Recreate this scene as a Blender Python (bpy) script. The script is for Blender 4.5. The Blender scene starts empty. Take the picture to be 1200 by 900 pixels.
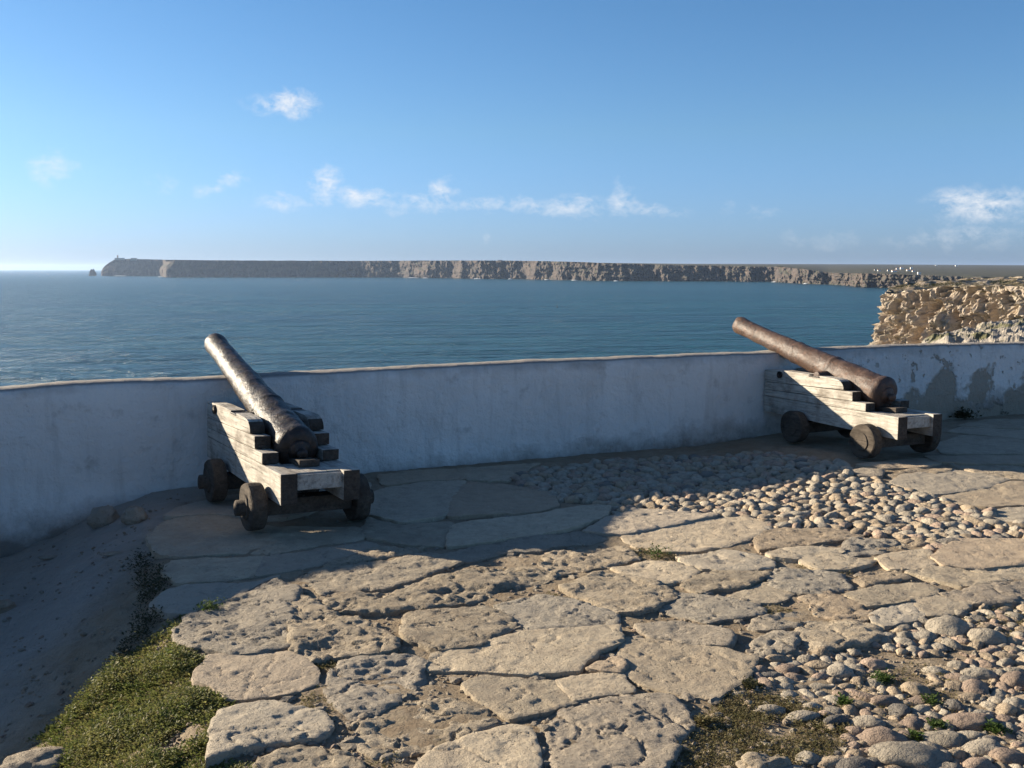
import bpy, bmesh, math, random
import numpy as np
from mathutils import Vector, Matrix, noise as mn
from mathutils.geometry import delaunay_2d_cdt
random.seed(7)
R = math.radians
sc = bpy.context.scene
COL = sc.collection

# ------------------------------------------------------------------ camera
EYE = 1.7
F = 1180.0
PITCH = math.atan((450 - 315) / F)
SP, CP = math.sin(PITCH), math.cos(PITCH)
cam_d = bpy.data.cameras.new('camera')
cam = bpy.data.objects.new('camera', cam_d)
COL.objects.link(cam)
cam.location = (0, 0, EYE)
cam.rotation_euler = (math.pi / 2 - PITCH, 0, 0)
cam_d.sensor_width = 36
cam_d.lens = F / 1200 * 36
cam_d.clip_start = 0.05
cam_d.clip_end = 200000
sc.camera = cam

# ------------------------------------------------------------------ helpers
def sstep(a, b, x):
    t = min(1.0, max(0.0, (x - a) / (b - a)))
    return t * t * (3 - 2 * t)

def lerp_tab(tab, x):
    if x <= tab[0][0]: return tab[0][1]
    for (x0, y0), (x1, y1) in zip(tab, tab[1:]):
        if x <= x1: return y0 + (y1 - y0) * (x - x0) / (x1 - x0)
    return tab[-1][1]

EDGE = [(2.0, -.8), (3.4, -1.12), (4.09, -1.42), (4.95, -1.82), (5.69, -2.05), (6.26, -2.38), (7.6, -2.85)]
def base_z(x, y):
    """level of the terrace: flat, rising by the far gun, sunk on the dirt side"""
    z = .06 * sstep(1.7, 2.8, x) * sstep(7.4, 8.5, y)
    d = lerp_tab(EDGE, y) - x
    if d > 0: z -= .40 * sstep(-.15, 1.25, d)
    return z

def ground(u, v, dz=0.0):
    """point of the terrace where a sight line meets it"""
    xc, yc = (u - 600) / F, -(v - 450) / F
    dx, dy, dzv = xc, CP + yc * SP, -SP + yc * CP
    z = 0.0
    for _ in range(12):
        t = (z + dz - EYE) / dzv
        z = base_z(dx * t, dy * t)
    t = (z + dz - EYE) / dzv
    return dx * t, dy * t

def far_z(Y, v):
    q = (450 - v) / F
    return EYE + Y * (q * CP - SP) / (CP + q * SP)

def far_x(u, Y, z):
    return (u - 600) / F * (Y * CP - (z - EYE) * SP)

def fbm(p, o=4, lac=2.0, gain=.5):
    s, a = 0.0, 1.0
    p = Vector(p)
    for _ in range(o):
        s += a * mn.noise(p); p = p * lac; a *= gain
    return s

def mesh(name, verts, faces, mat=None, smooth=True):
    me = bpy.data.meshes.new(name)
    me.from_pydata([tuple(v) for v in verts], [], faces)
    if mat: me.materials.append(mat)
    if smooth:
        me.polygons.foreach_set('use_smooth', [True] * len(me.polygons))
    me.update()
    return me

def link(name, me, parent=None, loc=(0, 0, 0), rot=(0, 0, 0), scale=None):
    o = bpy.data.objects.new(name, me)
    COL.objects.link(o)
    o.location = loc; o.rotation_euler = rot
    if scale: o.scale = scale
    if parent: o.parent = parent
    return o

def tag(o, label, cat, group=None, kind=None):
    o['label'] = label; o['category'] = cat
    if group: o['group'] = group
    if kind: o['kind'] = kind
    return o

def structure(o):
    o['kind'] = 'structure'
    return o

# ------------------------------------------------------------------ materials
class NT:
    def __init__(s, name):
        s.m = bpy.data.materials.new(name); s.m.use_nodes = True
        s.t = s.m.node_tree; s.n = s.t.nodes; s.l = s.t.links
        s.b = s.n['Principled BSDF']
    def new(s, typ, **kw):
        n = s.n.new(typ)
        for k, v in kw.items():
            if k.startswith('i_'):
                key = k[2:]
                n.inputs[int(key) if key.isdigit() else key].default_value = v
            else: setattr(n, k, v)
        return n
    def link(s, a, b): s.l.new(a, b)
    def coord(s, kind='Object', scale=(1, 1, 1)):
        tc = s.new('ShaderNodeTexCoord'); mp = s.new('ShaderNodeMapping')
        mp.inputs['Scale'].default_value = scale
        s.link(tc.outputs[kind], mp.inputs['Vector'])
        return mp.outputs['Vector']
    def position(s, scale=(1, 1, 1)):
        g = s.new('ShaderNodeNewGeometry'); mp = s.new('ShaderNodeMapping')
        mp.inputs['Scale'].default_value = scale
        s.link(g.outputs['Position'], mp.inputs['Vector'])
        return mp.outputs['Vector']
    def noise(s, vec, scale, detail=5, rough=.55, dist=0.0):
        n = s.new('ShaderNodeTexNoise')
        n.inputs['Scale'].default_value = scale; n.inputs['Detail'].default_value = detail
        n.inputs['Roughness'].default_value = rough; n.inputs['Distortion'].default_value = dist
        s.link(vec, n.inputs['Vector'])
        return n.outputs['Fac']
    def ramp(s, fac, stops, interp='LINEAR'):
        r = s.new('ShaderNodeValToRGB'); r.color_ramp.interpolation = interp
        e = r.color_ramp.elements
        while len(e) < len(stops): e.new(.5)
        for k, (p, c) in enumerate(stops):
            e[k].position = p
            e[k].color = (c, c, c, 1) if isinstance(c, (int, float)) else (*c, 1)
        s.link(fac, r.inputs['Fac'])
        return r.outputs['Color']
    def mix(s, fac, a, b, blend='MIX'):
        m = s.new('ShaderNodeMix', data_type='RGBA', blend_type=blend)
        for sock, val in ((0, fac), (6, a), (7, b)):
            if isinstance(val, (int, float)): m.inputs[sock].default_value = val if sock == 0 else (val, val, val, 1)
            elif isinstance(val, tuple): m.inputs[sock].default_value = (*val, 1)
            else: s.link(val, m.inputs[sock])
        return m.outputs[2]
    def math(s, op, a, b=0.0, clamp=False):
        m = s.new('ShaderNodeMath', operation=op, use_clamp=clamp)
        for k, val in ((0, a), (1, b)):
            if isinstance(val, (int, float)): m.inputs[k].default_value = val
            else: s.link(val, m.inputs[k])
        return m.outputs[0]
    def bump(s, height, dist, strength=1.0, normal=None):
        b = s.new('ShaderNodeBump')
        b.inputs['Strength'].default_value = strength; b.inputs['Distance'].default_value = dist
        s.link(height, b.inputs['Height'])
        if normal is not None: s.link(normal, b.inputs['Normal'])
        return b.outputs['Normal']
    def out(s, col=None, rough=.85, normal=None, spec=.3, metal=0.0):
        if col is not None:
            if isinstance(col, tuple): s.b.inputs['Base Color'].default_value = (*col, 1)
            else: s.link(col, s.b.inputs['Base Color'])
        if isinstance(rough, (int, float)): s.b.inputs['Roughness'].default_value = rough
        else: s.link(rough, s.b.inputs['Roughness'])
        s.b.inputs['Specular IOR Level'].default_value = spec
        if isinstance(metal, (int, float)): s.b.inputs['Metallic'].default_value = metal
        else: s.link(metal, s.b.inputs['Metallic'])
        if normal is not None: s.link(normal, s.b.inputs['Normal'])
        return s.m

def stone_mat(name, c_lo, c_hi, c_stain, pit, fine):
    n = NT(name)
    v = n.position()
    big = n.noise(v, 2.3, 6, .6)
    mid = n.noise(v, 14, 6, .65)
    col = n.mix(n.ramp(big, [(.3, 0.0), (.7, 1.0)]), c_lo, c_hi)
    col = n.mix(n.ramp(mid, [(.35, .0), (.75, .9)]), col, c_stain)
    col = n.mix(n.ramp(n.noise(v, 5.5, 5, .65), [(.50, 0.0), (.66, .5)]), col, (.27, .22, .165))
    oi = n.new('ShaderNodeObjectInfo')
    var = n.ramp(oi.outputs['Random'], [(0, .82), (1, 1.14)])
    col = n.mix(1.0, col, var, 'MULTIPLY')
    r2 = n.math('FRACT', n.math('MULTIPLY', oi.outputs['Random'], 7.31))
    col = n.mix(n.ramp(r2, [(.45, 0.0), (1.0, .55)]), col, n.mix(mid, (.40, .30, .21), (.32, .235, .16)))
    r3 = n.math('FRACT', n.math('MULTIPLY', oi.outputs['Random'], 13.7))
    col = n.mix(n.ramp(r3, [(.55, 0.0), (1.0, .55)]), col, (.36, .335, .29))
    # lichen and grime specks
    sp = n.noise(v, 60, 3, .7)
    col = n.mix(n.ramp(sp, [(.60, 0.0), (.72, .55)]), col, (.10, .085, .065))
    sp2 = n.noise(v, 33, 4, .6)
    col = n.mix(n.ramp(sp2, [(.62, 0.0), (.74, .45)]), col, (.50, .45, .36))
    vo = n.new('ShaderNodeTexVoronoi'); vo.inputs['Scale'].default_value = 58
    wv = n.new('ShaderNodeVectorMath', operation='ADD')
    nz = n.new('ShaderNodeTexNoise'); nz.inputs['Scale'].default_value = 25
    n.link(v, nz.inputs['Vector'])
    sm = n.new('ShaderNodeVectorMath', operation='SCALE'); sm.inputs['Scale'].default_value = .06
    n.link(nz.outputs['Color'], sm.inputs[0])
    n.link(v, wv.inputs[0]); n.link(sm.outputs[0], wv.inputs[1]); n.link(wv.outputs[0], vo.inputs['Vector'])
    pits = n.ramp(vo.outputs['Distance'], [(.0, 0.0), (.32, 1.0)])
    gate = n.ramp(n.noise(v, 5, 3, .6), [(.42, 1.0), (.62, 0.0)])
    pits = n.mix(gate, pits, 1.0)
    h1 = n.noise(v, 75, 8, .74)
    nrm = n.bump(pits, pit)
    nrm = n.bump(h1, fine, 1.0, nrm)
    nrm = n.bump(n.noise(v, 9, 5, .6), fine * 1.6, 1.0, nrm)
    return n.out(col, .88, nrm, .25)

M = {}
M['slab_smooth'] = stone_mat('worn_limestone', (.40, .335, .245), (.48, .405, .295), (.33, .27, .195), .011, .012)
M['slab_rough'] = stone_mat('pitted_limestone', (.41, .345, .255), (.50, .42, .31), (.30, .24, .17), .022, .024)
M['rubble'] = stone_mat('rubble_stone', (.28, .235, .18), (.40, .335, .26), (.20, .165, .12), .008, .014)

def cobble_mat(name, c, c2):
    n = NT(name)
    v = n.coord('Object'); p = n.position()
    oi = n.new('ShaderNodeObjectInfo')
    col = n.mix(n.ramp(n.noise(p, 18, 6, .65), [(.35, 0.0), (.65, 1.0)]), c, c2)
    col = n.mix(1.0, col, n.ramp(oi.outputs['Random'], [(0, .78), (1, 1.15)]), 'MULTIPLY')
    col = n.mix(n.ramp(n.noise(p, 70, 4, .7), [(.6, 0.0), (.75, .6)]), col, (.12, .10, .08))
    nrm = n.bump(n.noise(p, 55, 7, .7), .016)
    nrm = n.bump(n.noise(p, 18, 5, .65), .030, 1.0, nrm)
    return n.out(col, .8, nrm, .3)
M['cob_grey'] = cobble_mat('pale_grey_cobble', (.40, .35, .275), (.29, .25, .195))
M['cob_tan'] = cobble_mat('tan_cobble', (.40, .32, .225), (.30, .235, .165))
M['cob_pink'] = cobble_mat('pinkish_cobble', (.38, .285, .215), (.29, .22, .17))
M['cob_dark'] = cobble_mat('dark_grey_cobble', (.17, .155, .135), (.22, .195, .165))

def earth_mat():
    n = NT('earth')
    v = n.position()
    col = n.mix(n.ramp(n.noise(v, 1.6, 6, .6), [(.3, 0.0), (.7, 1.0)]), (.26, .205, .14), (.36, .295, .215))
    col = n.mix(n.ramp(n.noise(v, 9, 6, .65), [(.42, 0.0), (.68, .6)]), col, (.22, .155, .095))
    col = n.mix(n.ramp(n.noise(v, 5.3, 5, .6), [(.62, 0.0), (.72, .4)]), col, (.12, .12, .06))
    col = n.mix(n.ramp(n.noise(v, 110, 3, .7), [(.58, 0.0), (.70, .7)]), col, (.38, .32, .25))
    sxe = n.new('ShaderNodeSeparateXYZ'); n.link(v, sxe.inputs[0])     # paler dust of the sunken path
    dust = n.ramp(n.math('ADD', n.math('MULTIPLY', sxe.outputs[0], -.25), n.math('MULTIPLY', n.noise(v, 2.0, 5, .6), .2)), [(.62, 0.0), (.74, .75)])
    col = n.mix(dust, col, n.mix(n.noise(v, 7, 6, .7), (.34, .31, .27), (.50, .46, .41)))
    nrm = n.bump(n.noise(v, 55, 8, .75), .018)
    nrm = n.bump(n.noise(v, 14, 5, .65), .03, 1.0, nrm)
    return n.out(col, .95, nrm, .15)
M['earth'] = earth_mat()

def plaster_mat():
    n = NT('whitewashed_plaster')
    v = n.position()
    sx = n.new('ShaderNodeSeparateXYZ'); n.link(v, sx.inputs[0])
    X, Y, Z = sx.outputs
    col = n.mix(n.ramp(n.noise(v, .9, 6, .6), [(.3, 0.0), (.7, 1.0)]), (.74, .73, .70), (.62, .61, .585))
    # rain streaks
    vs = n.position((3.5, 3.5, .55))
    col = n.mix(n.ramp(n.noise(vs, 2.2, 6, .65), [(.52, 0.0), (.74, .5)]), col, (.42, .40, .37))
    # grey blotches
    col = n.mix(n.ramp(n.noise(v, 4.2, 6, .7), [(.58, 0.0), (.70, .5)]), col, (.36, .34, .315))
    col = n.mix(n.ramp(n.noise(v, 19, 5, .7), [(.62, 0.0), (.72, .35)]), col, (.38, .35, .32))
    # weathered crest
    zt = n.math('ADD', Z, n.math('MULTIPLY', n.math('SUBTRACT', n.noise(v, 3.0, 5, .65), .5), .22))
    col = n.mix(n.ramp(n.math('SUBTRACT', zt, .1), [(.67, 0.0), (.75, .5)]), col, (.27, .24, .21))
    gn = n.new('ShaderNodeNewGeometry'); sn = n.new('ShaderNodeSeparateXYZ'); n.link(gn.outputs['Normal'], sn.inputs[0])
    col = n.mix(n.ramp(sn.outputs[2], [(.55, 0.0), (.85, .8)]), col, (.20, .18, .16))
    # grime above the ground
    zb = n.math('ADD', n.math('SUBTRACT', Z, n.math('MULTIPLY', n.math('ADD', X, 0.0), .05)),
                n.math('MULTIPLY', n.math('SUBTRACT', n.noise(v, 2.6, 6, .7), .5), .55))
    grime = n.ramp(n.math('ADD', zb, .24), [(.12, .9), (.36, 0.0)])
    col = n.mix(grime, col, (.20, .17, .14))
    # plaster fallen away beyond the far gun
    px = n.ramp(n.math('MULTIPLY', X, .1), [(.32, 0.0), (.42, 1.0)])
    lim = n.math('ADD', n.math('MULTIPLY', n.noise(v, 2.4, 4, .55), 1.24), n.math('MULTIPLY', Z, -.72))
    peel = n.math('MULTIPLY', n.ramp(lim, [(.31, 0.0), (.39, .9)]), px)
    spots = n.math('MULTIPLY', n.ramp(n.noise(v, 7.5, 4, .6), [(.60, 0.0), (.63, 1.0)]), px)
    peel = n.math('MAXIMUM', peel, n.math('MULTIPLY', spots, .8))
    col = n.mix(peel, col, n.mix(n.noise(v, 12, 6, .7), (.25, .21, .16), (.35, .30, .235)))
    h = n.math('SUBTRACT', n.noise(v, 7, 7, .6), n.math('MULTIPLY', peel, .5))
    nrm = n.bump(h, .035)
    nrm = n.bump(n.noise(v, 34, 6, .7), .012, 1.0, nrm)
    return n.out(col, .9, nrm, .2)
M['plaster'] = plaster_mat()

def wood_mat(name, c1, c2, c3):
    n = NT(name)
    g = n.coord('Object', (16, .8, 16))
    v = n.coord('Object')
    grain = n.noise(g, 3.0, 8, .7, .6)
    col = n.mix(n.ramp(grain, [(.34, 0.0), (.62, 1.0)]), c1, c2)
    col = n.mix(n.ramp(n.noise(v, 4.5, 6, .65), [(.46, 0.0), (.66, .85)]), col, c3)
    col = n.mix(n.ramp(n.noise(n.coord('Object', (9, 1.6, 9)), 2.2, 6, .7), [(.52, 0.0), (.70, .7)]), col, tuple(.55 * k for k in c3))
    crack = n.noise(n.coord('Object', (34, .7, 34)), 2.0, 3, .6)
    col = n.mix(n.ramp(crack, [(.27, .8), (.33, 0.0)]), col, (.07, .06, .05))
    nrm = n.bump(grain, .010)
    nrm = n.bump(n.ramp(crack, [(.30, 0.0), (.38, 1.0)]), .006, 1.0, nrm)
    return n.out(col, .85, nrm, .2)
M['wood'] = wood_mat('weathered_grey_timber', (.31, .285, .25), (.49, .46, .40), (.17, .145, .12))
M['wood_rear'] = wood_mat('dark_rear_timber', (.05, .04, .032), (.09, .074, .06), (.035, .029, .023))
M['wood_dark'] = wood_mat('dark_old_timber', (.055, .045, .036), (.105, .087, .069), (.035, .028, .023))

def rust_mat(name, lo, hi, rust, spec_rough):
    n = NT(name)
    v = n.coord('Object')
    a = n.noise(v, 7, 8, .7)
    b = n.noise(v, 26, 6, .7)
    col = n.mix(n.ramp(a, [(.35, 0.0), (.62, 1.0)]), lo, hi)
    col = n.mix(n.ramp(b, [(.5, 0.0), (.66, .85)]), col, rust)
    rough = n.ramp(n.noise(v, 15, 6, .65), [(.3, spec_rough), (.7, spec_rough + .28)])
    nrm = n.bump(n.noise(v, 10, 6, .66), .015)
    nrm = n.bump(n.noise(v, 48, 4, .65), .003, 1.0, nrm)
    return n.out(col, rough, nrm, .36, .0)
M['rust'] = rust_mat('rusted_iron', (.042, .028, .023), (.082, .053, .039), (.12, .062, .038), .38)
M['iron'] = rust_mat('old_black_iron', (.010, .0085, .008), (.026, .021, .018), (.06, .034, .024), .33)

def leaf_mat(name, a, b, c):
    n = NT(name)
    v = n.position()
    col = n.mix(n.ramp(n.noise(v, 6, 6, .68), [(.36, 0.0), (.64, 1.0)]), a, b)
    col = n.mix(n.ramp(n.noise(v, 42, 3, .6), [(.52, 0.0), (.70, .8)]), col, c)
    m = n.out(col, .6, None, .3)
    tl = n.new('ShaderNodeBsdfTranslucent'); n.link(col, tl.inputs['Color'])
    ms = n.new('ShaderNodeMixShader'); ms.inputs[0].default_value = .5
    n.link(n.b.outputs[0], ms.inputs[1]); n.link(tl.outputs[0], ms.inputs[2])
    n.link(ms.outputs[0], n.n['Material Output'].inputs['Surface'])
    return m
M['leaf'] = leaf_mat('succulent_leaf', (.10, .132, .034), (.215, .21, .075), (.27, .21, .10))
M['moss'] = leaf_mat('moss', (.15, .13, .055), (.20, .16, .08), (.13, .145, .05))
M['green'] = leaf_mat('small_green_leaf', (.055, .10, .022), (.085, .125, .03), (.10, .12, .04))
M['weed'] = leaf_mat('dark_weed_leaf', (.045, .055, .024), (.075, .072, .035), (.085, .062, .036))

# ------------------------------------------------------------------ light
SUN_D = Vector((.930, -.367, 0)).normalized()      # the way the light travels over the ground
EL = R(17.3)
world = bpy.data.worlds.new('World'); sc.world = world
world.use_nodes = True
wt = world.node_tree; wn = wt.nodes; wl = wt.links
bg = wn['Background']
SKY_STRENGTH = .05
bg.inputs['Strength'].default_value = SKY_STRENGTH
sky = wn.new('ShaderNodeTexSky'); sky.sky_type = 'NISHITA'
sky.sun_disc = False; sky.sun_elevation = EL
sky.sun_rotation = math.atan2(-SUN_D.x, -SUN_D.y)
sky.altitude = 50; sky.air_density = 1.0; sky.dust_density = 0.6; sky.ozone_density = 4.0

def wmath(op, a, b=0.0, clamp=False):
    m = wn.new('ShaderNodeMath'); m.operation = op; m.use_clamp = clamp
    for k, val in ((0, a), (1, b)):
        if isinstance(val, (int, float)): m.inputs[k].default_value = val
        else: wl.new(val, m.inputs[k])
    return m.outputs[0]
tc = wn.new('ShaderNodeTexCoord'); sx = wn.new('ShaderNodeSeparateXYZ')
wl.new(tc.outputs['Generated'], sx.inputs[0])
azim = wmath('ARCTAN2', sx.outputs[0], sx.outputs[1])
elev = wmath('ARCSINE', sx.outputs[2])
cv = wn.new('ShaderNodeCombineXYZ'); wl.new(azim, cv.inputs[0]); wl.new(wmath('MULTIPLY', elev, 1.5), cv.inputs[1])
def wnoise(scale, detail, rough, dist=0.0, off=0.0):
    n = wn.new('ShaderNodeTexNoise'); n.inputs['Scale'].default_value = scale
    n.inputs['Detail'].default_value = detail; n.inputs['Roughness'].default_value = rough
    n.inputs['Distortion'].default_value = dist
    mp = wn.new('ShaderNodeMapping'); mp.inputs['Location'].default_value = (off, off, off)
    wl.new(cv.outputs[0], mp.inputs['Vector']); wl.new(mp.outputs[0], n.inputs['Vector'])
    return n.outputs['Fac']
puff = wnoise(55, 10, .68, .25)
warp_a = wmath('MULTIPLY', wmath('SUBTRACT', wnoise(22, 4, .6, 0, 3.1), .5), .045)
warp_e = wmath('MULTIPLY', wmath('SUBTRACT', wnoise(22, 4, .6, 0, 7.7), .5), .035)
wa, we = wmath('ADD', azim, warp_a), wmath('ADD', elev, warp_e)
# small fair-weather clouds: azimuth and elevation (as sight-line pixels), half sizes, density
CLOUDS = [(341, 132, 30, 10, 1.0), (362, 126, 16, 8, .5), (72, 211, 19, 13, .62), (195, 222, 14, 14, .3), (275, 215, 13, 8, .5), (252, 226, 16, 7, .5),
          (386, 220, 13, 19, .85), (376, 210, 12, 8, .5), (428, 236, 34, 10, .8), (335, 239, 30, 9, .5), (520, 230, 13, 14, .75), (486, 240, 30, 9, .5), (560, 243, 32, 8, .52),
          (610, 242, 36, 9, .66), (665, 243, 40, 9, .6), (725, 238, 14, 17, .55), (760, 247, 32, 8, .5), (885, 253, 20, 11, .26), (850, 245, 10, 14, .2), (797, 250, 16, 8, .3),
          (1138, 250, 38, 17, .95), (1105, 248, 18, 10, .7), (1170, 238, 16, 8, .6), (1120, 283, 66, 14, .36), (960, 287, 56, 14, .24), (572, 278, 5, 8, .32)]
tot = None
for (u, v, w, h, s) in CLOUDS:
    a0 = math.atan((u - 600) / F); e0 = (315 - v) / F
    da = wmath('MULTIPLY', wmath('SUBTRACT', wa, a0), F / w)
    de = wmath('MULTIPLY', wmath('SUBTRACT', we, e0), F / h)
    r2 = wmath('ADD', wmath('MULTIPLY', da, da), wmath('MULTIPLY', de, de))
    g = wmath('MULTIPLY', wmath('EXPONENT', wmath('MULTIPLY', r2, -.8)), s)
    tot = g if tot is None else wmath('MAXIMUM', tot, g)
dens = wmath('SUBTRACT', wmath('MULTIPLY', tot, wmath('ADD', wmath('MULTIPLY', puff, 4.2), -1.35)), .10)
dens = wmath('MULTIPLY', dens, 1.2, True)
hzmix = wn.new('ShaderNodeMix'); hzmix.data_type = 'RGBA'
wl.new(wmath('MULTIPLY', dens, .8), hzmix.inputs[0])
tr = wn.new('ShaderNodeValToRGB'); te = tr.color_ramp.elements       # white balance of the sky, by height
te.new(.5); te.new(.6)
for k_, (p_, c_) in enumerate(((0.0, (.43, .59, 1.06)), (.13, (.525, .655, .785)), (.27, (.45, .62, .73)), (.75, (.60, .62, .66)))):
    te[k_].position = p_; te[k_].color = (*c_, 1)
wl.new(sx.outputs[2], tr.inputs[0])
tm = wn.new('ShaderNodeMix'); tm.data_type = 'RGBA'; tm.blend_type = 'MULTIPLY'; tm.inputs[0].default_value = 1
wl.new(sky.outputs[0], tm.inputs[6]); wl.new(tr.outputs[0], tm.inputs[7])
ts = wn.new('ShaderNodeVectorMath'); ts.operation = 'SCALE'; ts.inputs['Scale'].default_value = 1.5
wl.new(tm.outputs[2], ts.inputs[0])
wl.new(ts.outputs[0], hzmix.inputs[6])
hzmix.inputs[7].default_value = (6.6, 6.8, 7.1, 1)
wl.new(hzmix.outputs[2], bg.inputs['Color'])

sun_d = bpy.data.lights.new('sun', 'SUN')
sun_d.energy = 5.0; sun_d.angle = R(.55); sun_d.color = (1.0, .86, .66)
sun = bpy.data.objects.new('sun', sun_d); COL.objects.link(sun)
sd = Vector((SUN_D.x * math.cos(EL), SUN_D.y * math.cos(EL), -math.sin(EL)))
sun.rotation_euler = sd.to_track_quat('-Z', 'Y').to_euler()
sun.location = (-20, 8, 12)

# ------------------------------------------------------------------ sea
SEA = EYE - 45.0
def sea_mat():
    n = NT('sea_water')
    v = n.position()
    col = n.mix(n.ramp(n.noise(n.position((.0016, .006, .001)), 1.0, 5, .6), [(.35, 0.0), (.7, 1.0)]), (.003, .052, .082), (.006, .076, .098))
    h = n.noise(n.position((.6, 1.0, 1.0)), .22, 5, .6)
    h2 = n.noise(n.position((.35, 1.0, 1.0)), .045, 4, .6)
    nrm = n.bump(h, 9.0)
    nrm = n.bump(h2, 22.0, 1.0, nrm)
    nrm = n.bump(n.noise(n.position((.18, .5, 1.0)), .03, 3, .6), 20.0, 1.0, nrm)
    m = n.out(col, .25, nrm, .2)
    n.b.inputs['IOR'].default_value = 1.33
    return m
M['sea'] = sea_mat()
ys = [-2000, 0, 60, 200, 500, 1000, 2000, 4000, 8000, 16000, 32000]
xs = [-30000, -12000, -5000, -2000, -800, -300, 0, 300, 800, 2000, 5000, 12000, 30000]
vs = [(x, y, SEA) for y in ys for x in xs]
fs = [(j * len(xs) + i, j * len(xs) + i + 1, (j + 1) * len(xs) + i + 1, (j + 1) * len(xs) + i)
      for j in range(len(ys) - 1) for i in range(len(xs) - 1)]
structure(link('sea', mesh('sea', vs, fs, M['sea'])))

NEAR = [(884,792),(893,772),(935,757),(990,760),(1035,746),(1044,733),(1088,722),(1140,708),(1230,702),(1230,945),(785,945),(792,890),(815,850),(845,818)]
NEAR_W = [ground(*p) for p in NEAR]
def inside(poly, x, y):
    c = False; n = len(poly); j = n - 1
    for i in range(n):
        xi, yi = poly[i]; xj, yj = poly[j]
        if (yi > y) != (yj > y) and x < (xj - xi) * (y - yi) / (yj - yi) + xi: c = not c
        j = i
    return c
def earth(x, y):
    """level of the bare earth between the stones"""
    z = -.021
    if .4 < x < 4 and 2 < y < 6.2:
        z -= .008 * sum(inside(NEAR_W, x + a, y + b) for a, b in ((.06, 0), (-.06, 0), (0, .06), (0, -.06))) / 4
    if x < -.6: z -= .03 * sstep(.25, -.1, x - lerp_tab(EDGE, y))
    return base_z(x, y) + z
# ------------------------------------------------------------------ terrace ground
WO = Vector((0, 8.95)); WA = Vector((.9187, .3950)); WN = Vector((.3950, -.9187))   # parapet line, along it, towards the camera
def wall_pt(s, q): 
    p = WO + WA * s + WN * q
    return p.x, p.y
def arr(segs):
    out = []
    for a, b, st in segs:
        k = max(1, round((b - a) / st))
        out += [a + (b - a) * i / k for i in range(k)]
    return out + [segs[-1][1]]
S_ = arr([(-70, -20, 10), (-20, -6, 1.2), (-6, 8.5, .045), (8.5, 20, 1.2), (20, 70, 10)])
Q_ = arr([(-26, -6, 2.5), (-6, -1, .6), (-1, -.3, .2), (-.3, 8.6, .045), (8.6, 14, .8), (14, 60, 8)])
vs = []
for q in Q_:
    for s in S_:
        x, y = wall_pt(s, q)
        z = earth(x, y)
        if -6.2 < s < 8.7 and -.5 < q < 8.8:
            if x < lerp_tab(EDGE, y) - .15: z += .020 * fbm((x * 4, y * 4, 7), 5, 2.1, .6)
            z += .007 * fbm((x * 2.1, y * 2.1, 0), 3) + .010 * fbm((x * 8, y * 8, 4), 5, 2.1, .6)
        drop = max(0, -.9 - q) * 2.2 + max(0, abs(s) - 40) * 1.6
        if drop > 0: drop += 1.2 * fbm((x * .4, y * .4, 2), 3)
        vs.append((x, y, max(z - max(0, drop), SEA - 1)))
NS = len(S_)
fs = [(j * NS + i, (j + 1) * NS + i, (j + 1) * NS + i + 1, j * NS + i + 1) for j in range(len(Q_) - 1) for i in range(NS - 1)]
structure(link('ground', mesh('ground', vs, fs, M['earth'])))

# ------------------------------------------------------------------ parapet wall
TOP = [(0, 456.7), (60, 450.8), (100, 448.5), (180, 446.3), (257, 444), (307, 440.3), (400, 435.2), (500, 429.8), (600, 425), (733, 419.3),
       (800, 417), (895, 413), (1000, 407.5), (1050, 405.5), (1200, 401.8)]
def crest_of():
    tab = []
    for u, v in TOP:
        xc, yc = (u - 600) / F, -(v - 450) / F
        dx, dy, dz = xc, CP + yc * SP, -SP + yc * CP
        # meet the inner face plane
        t = (WO.dot(WN)) / (dx * WN.x + dy * WN.y)
        p = Vector((dx * t, dy * t)) - WO
        tab.append((p.dot(WA), EYE + dz * t))
    return tab
CREST = crest_of()
path = []
sC = -4.35                                             # unseen return of the parapet, added and shaped to cast the left shade
k = 0
for i in range(300):
    s = 15 - i * (15 - sC) / 299
    path.append((Vector(wall_pt(s, 0)), WN.copy(), lerp_tab(CREST, s), s))
c0 = Vector(wall_pt(sC, 0))
RET = [c0, Vector((-4.32, 6.35)), Vector((-4.42, 4.50))]
for a, b, st in ((RET[0], RET[1], 14), (RET[1], RET[2], 24)):
    d = (b - a).normalized(); nn = Vector((-d.y, d.x))
    for i in range(1, st + 1):
        p = a.lerp(b, i / st)
        path.append((p, nn, lerp_tab([(4.4, .1), (4.87, .53), (5.5, .79), (5.92, .95), (6.6, 1.02), (7.0, 1.13), (7.15, 1.10), (7.24, .835)], p.y), sC - (p - c0).length))
PR = [(0.0, -.7), (0.0, -.45), (0, -.3), (0, -.2), (0, -.1), (0, 0), (0, .1), (0, .2), (0, .3), (0, .4), (0, .5), (0, .6), (0, .7), (0, .78), (-.004, 'a'), (-.02, 'b'),
      (-.07, 'c'), (-.15, 'c'), (-.22, 'c'), (-.25, 'b'), (-.26, .6), (-.27, .2), (-.30, -.4), (-.5, -2.5)]
vs = []
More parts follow.
